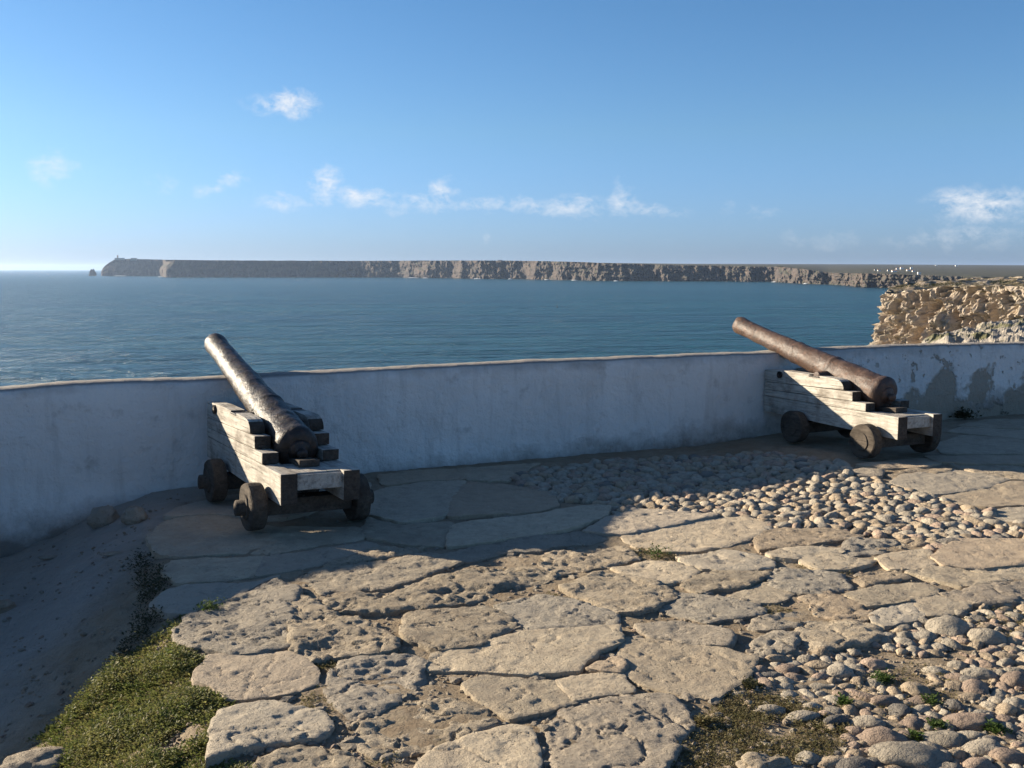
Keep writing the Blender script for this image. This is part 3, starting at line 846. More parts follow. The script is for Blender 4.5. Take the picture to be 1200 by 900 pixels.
STRIP = [(655,582),(615,570),(600,556),(640,547),(720,538),(890,528),(985,541),(1000,545),(996,558),(1030,560),(1045,567),(1075,574),(1100,580),(1120,590),(1160,598),(1160,610),(1225,613),(1225,629),(1127,629),(1105,639),(1090,641),(1050,627),(1007,622),(967,616),(900,617),(880,624),(870,604),(838,602),(790,596),(745,592),(722,600),(712,592),(690,588)]
MOSSY = [(800,850),(850,815),(900,800),(960,825),(1000,850),(975,885),(930,945),(790,945)]
STRIP_W = [ground(*p) for p in STRIP]; MOSSY_W = [ground(*p) for p in MOSSY]

placed = []          # x, y, r
def free(x, y, r, k=.80):
    for (a, b, c) in placed:
        if (a - x) ** 2 + (b - y) ** 2 < (k * (r + c)) ** 2: return False
    return True
def cobble_at(x, y, a, b, h, rot, mk, k, label, group, flat=.45):
    o = bpy.data.objects.new('cobblestone', COB_MESH[mk, k]); COL.objects.link(o)
    o.location = (x, y, earth(x, y) - .011 + h * flat); o.scale = (a, b, h)
    o.rotation_euler = (random.uniform(-.18, .18), random.uniform(-.18, .18), rot)
    tag(o, label, 'cobblestone', group)
    placed.append((x, y, (a + b) / 2))
    return o
# the ones that stand out: pixel centre, half width, half height in the picture
BIG = [
 (1066,876,38,17,'cob_grey','largest cobble of the near patch, a broad grey and pink boulder'),
 (1107,857,25,10,'cob_grey','long pale loaf shaped cobble behind the largest one'),
 (1152,867,23,10,'cob_grey','long grey cobble next to the loaf shaped one'),
 (1135,836,28,11,'cob_pink','wide pinkish mottled cobble between green sprigs'),
 (1030,855,27,12,'cob_pink','pitted reddish cobble between the moss and the largest cobble'),
 (985,780,15,8,'cob_grey','whitest cobble of the near patch, with a chalky top'),
 (1157,740,20,9,'cob_grey','domed pale cobble at the far edge of the near patch by the green moss'),
 (1110,729,20,10,'cob_grey','pitted whitish cobble touching the cracked pair of slabs'),
 (1082,739,15,6,'cob_grey','bluish white flat cobble below the cracked pair of slabs'),
 (1190,788,16,13,'cob_pink','big rounded pinkish cobble at the picture edge'),
 (1025,770,14,7,'cob_pink','round pinkish cobble next to the chalky white one'),
 (958,772,17,6,'cob_tan','smooth olive tan oval cobble by the coarse rounded end slab'),
 (940,832,21,7,'cob_grey','flat grey cobble standing out of the brown moss'),
 (901,823,20,7,'cob_grey','flat pale cobble at the back of the brown moss'),
 (1142,798,14,10,'cob_pink','upright pinkish cobble among round ones'),
 (1120,796,11,8,'cob_tan','small egg shaped cobble next to the upright pinkish one'),
 (1040,813,19,7,'cob_pink','low brown cobble near the middle of the near patch'),
 (1075,800,15,9,'cob_tan','fractured tan cobble near the middle of the near patch'),
 (1014,837,20,8,'cob_grey','cracked white streaked cobble between moss and reddish cobble'),
 (947,880,14,8,'cob_grey','whitish cobble at the edge of the brown moss'),
 (978,883,21,8,'cob_tan','long slanting tan cobble beside the brown moss'),
 (1003,887,20,10,'cob_dark','dark slab like cobble touching the long slanting tan one'),
 (1110,893,20,9,'cob_grey','grey cobble at the bottom of the picture beside the largest one'),
 (1148,886,18,9,'cob_pink','brown cobble at the bottom of the picture near the reddish crumbling one'),
 (1185,878,20,10,'cob_pink','reddish crumbling cobble in the bottom corner of the picture'),
 (1118,818,12,8,'cob_dark','grey rounded cobble behind the wide pinkish mottled one'),
 (1180,824,11,8,'cob_tan','round orange tan cobble near the picture edge'),
 (1148,782,20,7,'cob_grey','long low mottled cobble behind the upright pinkish one'),
 (930,894,17,8,'cob_grey','grey cobble poking out of the moss at the bottom of the picture'),
]
for i, (u, v, hw, hh, mk, lab) in enumerate(BIG):
    x, y = ground(u, v + hh * .3)
    d = math.hypot(x, y); ppm = F / math.hypot(d, EYE)
    a = hw / ppm * 1.02
    fore = EYE / math.hypot(d, EYE)
    b = min(a * 1.0, max(a * .45, hh / ppm / fore * .62))
    cobble_at(x, y, a, b, min(a, b) * .52 + .008, random.uniform(-.2, .2), mk, i % 7, lab, 'cobbles of the near patch', .24)

rnd = random.Random(21)
def fill(poly, n_try, rmin, rmax, patch, group, limit, ok=None, stuff=None):
    xs_ = [p[0] for p in poly]; ys_ = [p[1] for p in poly]
    got = []
    for it in range(n_try):
        t = it / n_try
        r = rmax * (1 - t) ** 1.4 + rmin * (1 - (1 - t) ** 1.4); r *= rnd.uniform(.85, 1.1)
        x, y = rnd.uniform(min(xs_), max(xs_)), rnd.uniform(min(ys_), max(ys_))
        if not inside(poly, x, y) or (ok and not ok(x, y, r)) or not free(x, y, r): continue
        if any(inside(f, x, y) for f in SLAB_FOOT): continue
        placed.append((x, y, r)); got.append((x, y, r))
    return got
near = fill(NEAR_W, 30000, .011, .043, None, None, 999, lambda x, y, r: mn.noise(Vector((x * 2.7, y * 2.7, 4))) > -.30 and ( not inside(MOSSY_W, x, y) or (r < .03 and rnd.random() < .012)))
strip = fill(STRIP_W, 30000, .020, .058, None, None, 999)
near.sort(key=lambda t: -t[2] / math.hypot(t[0], t[1]))
strip.sort(key=lambda t: -t[2] / math.hypot(t[0], t[1]) * (1.5 if ((Vector((t[0], t[1])) - WO).dot(WN) > 1.9) else 1.0))
def put(t, patch, group):
    x, y, r = t
    mk = pick_mat(rnd); e = rnd.uniform(1.0, 1.5)
    cobble_at(x, y, r * e * 1.04, r / e * 1.12, r * rnd.uniform(.36, .58) + .006, rnd.uniform(0, 3.14), mk, rnd.randrange(7), f'small {COB_WORD[mk]} cobble, one of many of this colour in {patch}', group, rnd.uniform(-.05, .35))
for t in near[:200]: put(t, 'the near patch', 'cobbles of the near patch')
rest = near[200:]
for t in strip[:70]: put(t, 'the strip before the wall', 'cobbles of the strip before the wall')
rest += strip[70:]
# all that remain: one mass of packed cobbles
def sphere_pts(sub):
    bm = bmesh.new(); bmesh.ops.create_icosphere(bm, subdivisions=sub, radius=1)
    v = np.array([tuple(w.co) for w in bm.verts]); f = [tuple(w.index for w in q.verts) for q in bm.faces]; bm.free()
    return v, f
SV, SF = sphere_pts(2)
PV, PF = sphere_pts(1)
def mass(items, sv, sf, hgt, jit):
    V, Fc, MI = [], [], []; off = 0
    for (x, y, r, mi) in items:
        e = rnd.uniform(1, 1.35); c, s = math.cos(rnd.uniform(0, 3.1)), math.sin(rnd.uniform(0, 3.1))
        nrm = math.hypot(c, s); c /= nrm; s /= nrm
        k = rnd.uniform(0, 50)
        h = r * rnd.uniform(*hgt)
        z0 = earth(x, y) + h * .08
        for p in sv:
            q = 1 + jit * mn.noise(Vector(p) * 1.2 + Vector((k, 0, 0)))
            a, b = p[0] * r * e * q, p[1] * r / e * q
            V.append((x + a * c - b * s, y + a * s + b * c, z0 + p[2] * h * q))
        Fc += [tuple(i + off for i in f) for f in sf]; MI += [mi] * len(sf); off += len(sv)
    return V, Fc, MI
V, Fc, MI = mass([(x, y, r * 1.08, COB_MATS.index(pick_mat(rnd))) for x, y, r in rest], SV, SF, (.42, .75), .45)
me = mesh('cobbles', V, Fc)
for mk in COB_MATS: me.materials.append(M[mk])
me.polygons.foreach_set('material_index', MI)
tag(link('cobbles', me), 'mass of smaller packed cobbles filling the cobbled strip and near patch', 'cobbles', None, 'stuff')

# loose grit in the joints
items = []
for _ in range(7000):
    u, v = rnd.uniform(0, 1210), 560 + 345 * rnd.random() ** .8
    x, y = ground(u, v)
    if any(inside(f, x, y) for f in SLAB_FOOT): continue
    q = (Vector((x, y)) - WO).dot(WN)
    if q < .05: continue
    if x < lerp_tab(EDGE, y) - .1 and rnd.random() < .45: continue
    items.append((x, y, min(.03, .005 + .010 * rnd.random() ** 3 + .004 * rnd.random()), rnd.choice((0, 0, 1, 1, 1, 2))))
V, Fc, MI = mass(items, PV, PF, (.5, .8), .5)
me = mesh('gravel', V, Fc, None, False)
for mk in COB_MATS: me.materials.append(M[mk])
me.polygons.foreach_set('material_index', MI)
tag(link('gravel', me), 'loose grit and stone chips in the joints between slabs', 'gravel', None, 'stuff')

items = []
for _ in range(900):
    u, v = rnd.uniform(330, 1210), 600 + 305 * rnd.random() ** .8
    x, y = ground(u, v)
    if any(inside(f, x, y) for f in SLAB_FOOT) or inside(NEAR_W, x, y) or inside(STRIP_W, x, y): continue
    if (Vector((x, y)) - WO).dot(WN) < 1.2: continue
    items.append((x, y, .010 + .026 * rnd.random() ** 1.8, 0))
V, Fc, MI = mass(items, SV, SF, (.35, .6), .6)
tag(link('rubble', mesh('rubble', V, Fc, M['rubble'], False)), 'broken stone fragments wedged in the joints between the slabs', 'rubble', None, 'stuff')

# ------------------------------------------------------------------ low plants
def leaf_mass(name, spots, mat, label, cat, kind='stuff', parent_loc=None, group=None):
    """spots: (x, y, z, height, leaf length, number of leaves, spread)"""
    V, Fc = [], []
    ox, oy, oz = parent_loc or (0, 0, 0)
    for (x, y, z, h, L, n, sp) in spots:
        for i in range(n):
            a = rnd.uniform(0, 6.283); t = rnd.random()
            px_, py_ = x + sp * t * math.cos(a), y + sp * t * math.sin(a)
            pz = z + h * rnd.uniform(.15, 1.0) * (1 - .5 * t)
            b = a + rnd.uniform(-.7, .7); up = rnd.uniform(.1, 1.0)
            d = Vector((math.cos(b), math.sin(b), up)).normalized(); sd_ = d.cross(Vector((rnd.uniform(-.4, .4), rnd.uniform(-.4, .4), 1))).normalized()
            l = L * rnd.uniform(.6, 1.25); w = l * rnd.uniform(.22, .36)
            p0 = Vector((px_ - ox, py_ - oy, pz - oz)); k = len(V)
            nn = d.cross(sd_) * (w * .35)
            V += [p0, p0 + d * l * .5 + sd_ * w - nn * .5, p0 + d * l, p0 + d * l * .5 - sd_ * w - nn * .5, p0 + d * l * .5 + nn * .4]
            Fc += [(k, k + 1, k + 4), (k + 1, k + 2, k + 4), (k + 2, k + 3, k + 4), (k + 3, k, k + 4)]
    me = mesh(name, [tuple(v) for v in V], Fc, mat, False)
    o = link(name, me, None, parent_loc or (0, 0, 0))
    return tag(o, label, cat, group, kind)

def scatter(poly_px, n):
    poly = [ground(*p) for p in poly_px]
    xs_ = [p[0] for p in poly]; ys_ = [p[1] for p in poly]; out = []
    while len(out) < n:
        x, y = rnd.uniform(min(xs_), max(xs_)), rnd.uniform(min(ys_), max(ys_))
        if inside(poly, x, y): out.append((x, y))
    return out
def onslab(x, y): return any(inside(f, x, y) for f in SLAB_FOOT)
COVER = [(222,712),(206,722),(180,738),(140,765),(118,790),(80,824),(40,856),(-10,884),(-15,945),(330,945),(300,893),(262,884),(246,890),(245,866),(251,846),(258,828),(275,820),(252,806),(228,798),(226,786),(242,766),(222,756),(203,738),(232,718)]
sp = []
for x, y in scatter(COVER, 5200):
    if onslab(x, y): continue
    den = mn.noise(Vector((x * 3.2, y * 3.2, 1)))
    if den < -.34 + .14 * rnd.random(): continue
    hh = .012 + .085 * max(0, .22 + mn.noise(Vector((x * 4.1, y * 4.1, 5))))
    sp.append((x, y, earth(x, y) - .005, hh * rnd.uniform(.7, 1.3), rnd.uniform(.010, .020), rnd.randint(10, 17), rnd.uniform(.018, .045)))
leaf_mass('ground_cover', sp, M['leaf'], 'olive green low succulent ground cover between the sunken dirt and slabs', 'ground cover')
SHADY = [(150,655),(160,640),(178,648),(192,664),(200,680),(178,702),(196,718),(175,730),(140,770),(120,785),(150,735),(165,700),(160,672)]
sp = [(x, y, earth(x, y) - .005, rnd.uniform(.03, .08), rnd.uniform(.010, .02), rnd.randint(8, 14), rnd.uniform(.02, .05)) for x, y in scatter(SHADY, 210) if not onslab(x, y)]
leaf_mass('undergrowth', sp, M['weed'], 'dark weeds in the shade under the overhanging slab ends', 'weeds')
BROWN = [(800,858),(825,838),(842,815),(860,803),(880,790),(905,800),(955,822),(1000,848),(985,872),(940,890),(920,945),(775,945),(785,890)]
sp = []
for x, y in scatter(BROWN, 4200):
    if onslab(x, y) or mn.noise(Vector((x * 4, y * 4, 8))) < -.28: continue
    sp.append((x, y, earth(x, y) - .005, rnd.uniform(.010, .028), rnd.uniform(.006, .012), 8, rnd.uniform(.012, .03)))
for poly, n in (([(1130,722),(1150,708),(1225,704),(1225,740),(1185,748),(1165,728),(1150,735)], 480), ([(1000,788),(1060,770),(1115,775),(1125,835),(1060,860),(1010,830)], 330),
                ([(735,640),(748,638),(795,648),(790,655),(745,652)], 160), ([(930,653),(960,650),(1000,668),(990,672),(935,664)], 120), ([(362,768),(398,764),(392,778),(375,780)], 140), ([(345,818),(375,802),(400,815),(388,835),(350,826)], 90),
                ([(440,862),(470,884),(452,896),(430,892)], 70), ([(900,705),(930,712),(905,722),(880,716)], 90), ([(640,690),(690,705),(700,712),(650,700)], 60), ([(1085,722),(1120,716),(1110,724)], 60)):
    for x, y in scatter(poly, n):
        if onslab(x, y) or not free(x, y, -.01): continue
        sp.append((x, y, earth(x, y) - .005, rnd.uniform(.012, .026), rnd.uniform(.006, .012), 8, rnd.uniform(.012, .03)))
leaf_mass('moss', sp, M['moss'], 'brownish green moss between the near cobbles and in the slab joints', 'moss', 'stuff')
# small green sprigs one can tell apart
for (u, v, wpx, lab) in ((1033,792,15,'green sprig near the chalky white cobble'), (990,818,12,'green sprig behind the flat grey cobble in the moss'), (1090,817,14,'green sprig in the middle of the near cobbles'),
                         (1098,845,12,'green sprig behind the long pale loaf shaped cobble'), (1165,850,14,'green sprig behind the long grey cobble'), (1073,857,9,'green sprig touching the largest cobble'),
                         (768,649,22,'low grass tuft in the joint below the big smooth slab'), (245,712,20,'bright green tuft at the tip of the fissured slab'), (880,800,16,'dark green clump at the corner of the largest smooth slab'), (825,842,16,'dry brown clump between the coarse grained slab and the moss')):
    x, y = ground(u, v); ppm = F / math.hypot(math.hypot(x, y), EYE); w = wpx / ppm
    sp = [(x + rnd.gauss(0, w * .28), y + rnd.gauss(0, w * .28), earth(x, y), w * rnd.uniform(.35, .8), rnd.uniform(.010, .02), 9, .02) for _ in range(34)]
    leaf_mass('sprig', sp, M['weed'] if 'dark' in lab else (M['moss'] if 'dry' in lab else M['green']), lab, 'plant', None, (x, y, earth(x, y)), 'plants in the joints')
for (u, v, wpx, lab) in ((1124,489,17,'dark weed clump at the foot of the peeling wall, beside the rusted cannon'), (1194,478,12,'dark weed clump at the foot of the peeling wall, at the picture edge'), (1168,484,9,'small dark weed between the two larger clumps at the peeling wall')):
    x, y = ground(u, v); ppm = F / math.hypot(math.hypot(x, y), EYE); w = wpx / ppm
    sp = [(x + rnd.gauss(0, w * .45), y + rnd.gauss(0, w * .2), earth(x, y), w * rnd.uniform(.4, .9), rnd.uniform(.02, .045), 9, .04) for _ in range(70)]
    leaf_mass('weed', sp, M['weed'], lab, 'weed', None, (x, y, earth(x, y)), 'weeds at the wall')

# ------------------------------------------------------------------ far headland
def land_mat():
    n = NT('headland_rock_and_scrub')
    v = n.position()
    g = n.new('ShaderNodeNewGeometry'); sxx = n.new('ShaderNodeSeparateXYZ'); n.link(g.outputs['Normal'], sxx.inputs[0])
    flat = n.ramp(n.math('ADD', sxx.outputs[2], n.math('MULTIPLY', n.math('SUBTRACT', n.noise(v, .02, 5, .6), .5), .5)), [(.66, 0.0), (.84, 1.0)])
    rockc = n.mix(n.ramp(n.noise(n.position((.008, .008, .05)), 1.0, 6, .65), [(.3, 0.0), (.7, 1.0)]), (.095, .075, .064), (.048, .045, .043))
    rockc = n.mix(n.ramp(n.noise(v, .035, 6, .65), [(.5, 0.0), (.7, .6)]), rockc, (.17, .13, .10))
    scrub = n.mix(n.ramp(n.noise(n.position((1, .5, 1)), .006, 6, .65), [(.35, 0.0), (.65, 1.0)]), (.062, .062, .044), (.095, .088, .066))
    scrub = n.mix(n.ramp(n.noise(v, .03, 5, .7), [(.5, 0.0), (.65, .7)]), scrub, (.07, .075, .045))
    return n.out(n.mix(flat, rockc, scrub), .95, n.bump(n.noise(v, .03, 7, .7), 8), .1)
M['land'] = land_mat()
COAST = [(118.5,6440,318.5),(120.5,6440,314),(124,6440,310.5),(129,6440,307),(134,6440,304.4),(150,6440,303.4),(191,6440,304.2),(194,5420,304.4),(200,5400,304.6),(290,5400,305.3),(400,5400,305.7),(440,5450,305.6),(470,5420,305.5),(500,4880,305.4),(528,5000,305.3),(540,4650,305.3),(566,4480,305.3),(592,4600,305.4),(608,4620,305.5),(628,4230,305.8),(642,4220,306),(655,3960,306.4),(668,4020,306.8),(684,3960,307.2),(700,3680,308),(712,3720,308.3),(760,3800,309.8),(800,3660,311),(850,3680,311.6),(908,3660,312.3),(914,3400,312.6),(942,2960,315.5),(952,2980,317),(970,3060,319.6),(984,2700,320.2),(1018,2330,320.6),(1032,2360,320.8),(1050,2330,321.4),(1078,2250,322.8),(1130,2150,324),(1300,2100,326),(1600,2100,330)]
VBACK = [(100, 312), (150, 306), (560, 306.2), (640, 307), (700, 308), (800, 309), (1000, 309.6), (1200, 310.8), (1600, 311)]
def coast(u):
    d = lerp_tab([(a, b) for a, b, c in COAST], u); v = lerp_tab([(a, c) for a, b, c in COAST], u)
    if u > 215:
        avg = sum(lerp_tab([(a, b) for a, b, c in COAST], max(200, u + k)) for k in range(-70, 71, 14)) / 11
        d = .42 * d + .58 * avg
    return d, v
us = list(np.arange(118.5, 1130, 1.0)) + list(np.arange(1130, 1600, 10.0))
NR_C, NR_P = 22, 14
vs = []; LAND = {}
for u in us:
    d0, vt = coast(u)
    zt = far_z(d0 + 50, vt)
    x0 = far_x(u, d0, SEA)
    calm = .25 + .75 * sstep(330, 480, u)
    rib = 40 * calm * fbm((u * .035, 0, 0), 4, 2.0, .5)
    d0 += rib * sstep(118, 150, u)
    back = 9500 if u > 640 else d0 + lerp_tab([(112, 60), (121, 300), (150, 700), (640, 3500)], u)
    for r in range(NR_C):
        t = r / (NR_C - 1)
        set_ = 55 * t ** 1.3 + 44 * calm * fbm((u * .16, t * 2.2, 3), 5, 2.1, .62) * (1 - .3 * t) + 16 * calm * mn.noise(Vector((u * .03, t * 9, 7)))
        z = SEA - 3 + (zt - SEA + 3) * t
        d = d0 + set_ + .8 * (coast(u + 9 * mn.noise(Vector((u * .05, t * 1.6, 4))))[0] - coast(u)[0]) * sstep(118, 150, u)
        vs.append((far_x(u, d, z), d, z))
    z1 = zt
    vb = lerp_tab(VBACK, u)
    zb = far_z(back, vb) if u > 640 else zt - (2 if u > 150 else 12)
    for r in range(1, NR_P + 1):
        t = r / NR_P; tt = t ** 2
        d = d0 + 55 + (back - d0 - 55) * tt
        z = z1 + (zb - z1) * tt + 2.0 * mn.noise(Vector((u * .06, r * 1.3, 2))) * (1 - t)
        vs.append((far_x(u, d, z), d, z))
NR = NR_C + NR_P
fs = [(i * NR + j, (i + 1) * NR + j, (i + 1) * NR + j + 1, i * NR + j + 1) for i in range(len(us) - 1) for j in range(NR - 1)]
structure(link('headland', mesh('headland', vs, fs, M['land'], False)))
def on_land(u, v):
    """a spot on the plateau seen along a given sight line"""
    d0, vt = coast(u)
    z1 = far_z(d0 + 50, vt); vb = lerp_tab(VBACK, u); zb = far_z(9500, vb)
    best = None
    for k in range(1, 400):
        t = k / 400; d = d0 + 55 + (9500 - d0 - 55) * t; z = z1 + (zb - z1) * t
        q = far_z(d, v)
        if best is None or abs(q - z) < best[0]: best = (abs(q - z), d, z)
    _, d, z = best
    return far_x(u, d, z), d, z

def plain(name, c, rough=.8):
    n = NT(name); v = n.position()
    return n.out(n.mix(n.noise(v, .6, 4, .6), c, tuple(k * .86 for k in c)), rough)
M['white'] = plain('whitewash', (.82, .80, .76)); M['roof'] = plain('clay_tiles', (.42, .24, .16)); M['dark'] = plain('window_dark', (.05, .055, .06))
M['tower'] = plain('lighthouse_stone', (.42, .38, .33)); M['red'] = plain('lantern_red', (.30, .07, .05))
def house(u, v, w, h, label, flat=False):
    w, h = w * .8, h * .8
    x, y, z = on_land(u, v)
    root = bpy.data.objects.new('house', None); COL.objects.link(root); root.location = (x, y, z - 1.5)
    tag(root, label, 'house', 'white houses on the plateau')
    dp = w * .6
    done('wall', box(-w / 2, w / 2, -dp / 2, dp / 2, 0, h + 1.5, 0), M['white'], root)
    if flat: done('roof', box(-w / 2 - .3, w / 2 + .3, -dp / 2 - .3, dp / 2 + .3, h + 1.5, h + 2.0, 0), M['white'], root)
    else: done('roof', join([prism([(-dp / 2 - .4, h + 1.5), (dp / 2 + .4, h + 1.5), (0, h + 3.4)], -w / 2 - .4, w / 2 + .4, 0)]), M['roof'], root)
    for k in (-1, 1): done('window', box(k * w * .25 - .7, k * w * .25 + .7, -dp / 2 - .05, -dp / 2 + .1, 2.6, 4.4, 0), M['dark'], root)
for a in ((1051.5,315.8,11,6,'white house at one end of the upper cluster on the plateau'), (1056.7,315.6,14,9,'tallest white house in the middle of the upper cluster'), (1068,315.6,11,9,'white house standing apart beside the tallest one', True), (1064.6,317.6,15,5,'low white house just below the pair of taller houses'),
          (1047.7,318.8,16,5,'long low white house below the upper cluster'), (1040.9,317.6,7,5,'small white house between the long low one and the pair near the cliff'), (1030,317.6,10,4,'white house nearest the cliff edge but one'), (1025.5,317,7,4,'tiny white house nearest the cliff edge'),
          (1070.5,318.8,10,5,'white house below the one standing apart'), (1077,321.4,9,6,'white house closest to the rocky cliff', True), (1121,312,22,7,'wide white house alone far off on the plateau', True), (1097,311.4,16,6,'faint white house farthest off on the plateau', True)):
    house(*a)
def far_build(name, label, cat, u, v, d):
    z = far_z(d, v); root = bpy.data.objects.new(name, None); COL.objects.link(root)
    root.location = (far_x(u, d, z), d, z); tag(root, label, cat); return root
lh = far_build('lighthouse', 'lighthouse tower with low walls on the tip of the far headland', 'lighthouse', 138, 303.2, 6400)
tw = lathe_x([(-6, 5.0), (14, 4.0), (14.2, 5.0), (15.2, 5.0)], 20); done('tower', tw, M['tower'], lh).rotation_euler = (0, -math.pi / 2, 0)
ln = lathe_x([(15.2, 3.0), (20, 3.0), (20.2, 3.6), (23, .3)], 16); done('lantern', ln, M['red'], lh).rotation_euler = (0, -math.pi / 2, 0)
done('keeper_house', box(-16, 40, -10, 10, -8, 4.5, 0), M['tower'], lh)
st = far_build('station_building', 'low block of buildings beside the lighthouse', 'building', 157, 304.2, 6360)
done('wall', box(-17, 17, -8, 8, -6, 8, 0), M['tower'], st); done('roof', box(-18, 18, -9, 9, 8, 9.2, 0), M['roof'], st)
for k in (-10, 0, 10): done('window', box(k - 1.2, k + 1.2, -8.1, -7.8, 2, 5, 0), M['dark'], st)
fm = far_build('farm_building', 'small pale building on the skyline above the sunlit coves', 'building', 586, 306.2, 4700)
done('wall', box(-10, 10, -6, 6, -6, 5, 0), M['white'], fm); done('roof', box(-11, 11, -7, 7, 5, 6, 0), M['roof'], fm); done('window', box(-2, 2, -6.1, -5.8, 0, 3, 0), M['dark'], fm)
# islet off the tip
bm = bmesh.new(); bmesh.ops.create_icosphere(bm, subdivisions=4, radius=1)
for w in bm.verts:
    p = w.co.copy(); q = 1 + .4 * fbm(p * 1.6 + Vector((5, 0, 0)), 4)
    w.co = Vector((p.x * 22 * q, p.y * 22 * q, (max(p.z, -.2) ** 1 * 42 if p.z < 0 else (p.z ** 1.4) * 42) * q))
me = bpy.data.meshes.new('sea_stack'); bm.to_mesh(me); bm.free(); me.materials.append(M['land'])
o = link('sea_stack', me, None, (far_x(108.5, 6500, SEA), 6500, SEA)); structure(o)
# surf along the cliff foot
def foam_mat():
    n = NT('sea_foam'); return n.out(n.mix(n.noise(n.position(), .2, 4, .6), (.75, .78, .80), (.60, .66, .70)), .9)
M['foam'] = foam_mat()
V, Fc = [], []
for (u, w, dd) in ((486,14,-75),(500,8,-60),(560,10,-70),(598,5,-60),(672,8,-70),(720,6,-60),(145,16,-60),(193,6,-70),(905,14,-60),(938,7,-60),(1042,5,-50),(640,6,-60)):
    d0, _ = coast(u); x0 = far_x(u, d0, SEA)
    L = w / F * d0
    k = len(V); N = 14
    for ring, hgt in ((1.0, .05), (.6, 1.6), (.0, 2.2)):
        for i in range(N):
            a = 2 * math.pi * i / N; q = ring * (1 + .4 * mn.noise(Vector((i * 1.7, u, ring))))
            V.append((x0 + math.cos(a) * L * .5 * q, d0 + dd + math.sin(a) * 9 * q, SEA + hgt))
    for r in range(2):
        for i in range(N): Fc.append((k + r * N + i, k + r * N + (i + 1) % N, k + (r + 1) * N + (i + 1) % N, k + (r + 1) * N + i))
tag(link('surf', mesh('surf', V, Fc, M['foam'])), 'white surf breaking at the foot of the far cliffs', 'surf', None, 'stuff')
by = bpy.data.objects.new('buoy', None); COL.objects.link(by)
yb = 1180; by.location = (far_x(653, yb, SEA), yb, SEA); tag(by, 'dark buoy floating on the open water', 'buoy')
fl = lathe_x([(-.8, .3), (-.5, 1.0), (.4, 1.1), (.6, .8), (.7, .2)], 18); done('float', fl, M['dark'], by, True).rotation_euler = (0, -math.pi / 2, 0)
ms = lathe_x([(.7, .35), (2.4, .14), (2.5, .4), (3.0, .4), (3.1, .05)], 12); done('mast', ms, M['dark'], by).rotation_euler = (0, -math.pi / 2, 0)

# ------------------------------------------------------------------ near cliff
def cliff_mat():
    n = NT('limestone_cliff')
    v = n.position()
    g = n.new('ShaderNodeNewGeometry'); sxx = n.new('ShaderNodeSeparateXYZ'); n.link(g.outputs['Normal'], sxx.inputs[0])
    col = n.mix(n.ramp(n.noise(v, .16, 6, .65), [(.32, 0.0), (.68, 1.0)]), (.53, .425, .325), (.51, .45, .365))
    col = n.mix(n.ramp(n.noise(n.position((.4, .4, 1.6)), 1.0, 6, .65), [(.45, 0.0), (.7, .7)]), col, (.33, .265, .21))
    col = n.mix(n.ramp(n.noise(v, .11, 5, .6), [(.58, 0.0), (.68, .7)]), col, (.50, .38, .26))
    flat = n.ramp(n.math('ADD', sxx.outputs[2], n.math('MULTIPLY', n.math('SUBTRACT', n.noise(v, .6, 5, .65), .5), .9)), [(.78, 0.0), (.95, 1.0)])
    scrub = n.mix(n.ramp(n.noise(v, .8, 5, .65), [(.4, 0.0), (.6, 1.0)]), (.085, .082, .045), (.17, .13, .075))
    col = n.mix(flat, col, scrub)
    return n.out(col, .92, n.bump(n.noise(v, .9, 9, .78), .9), .15)
M['cliff'] = cliff_mat()
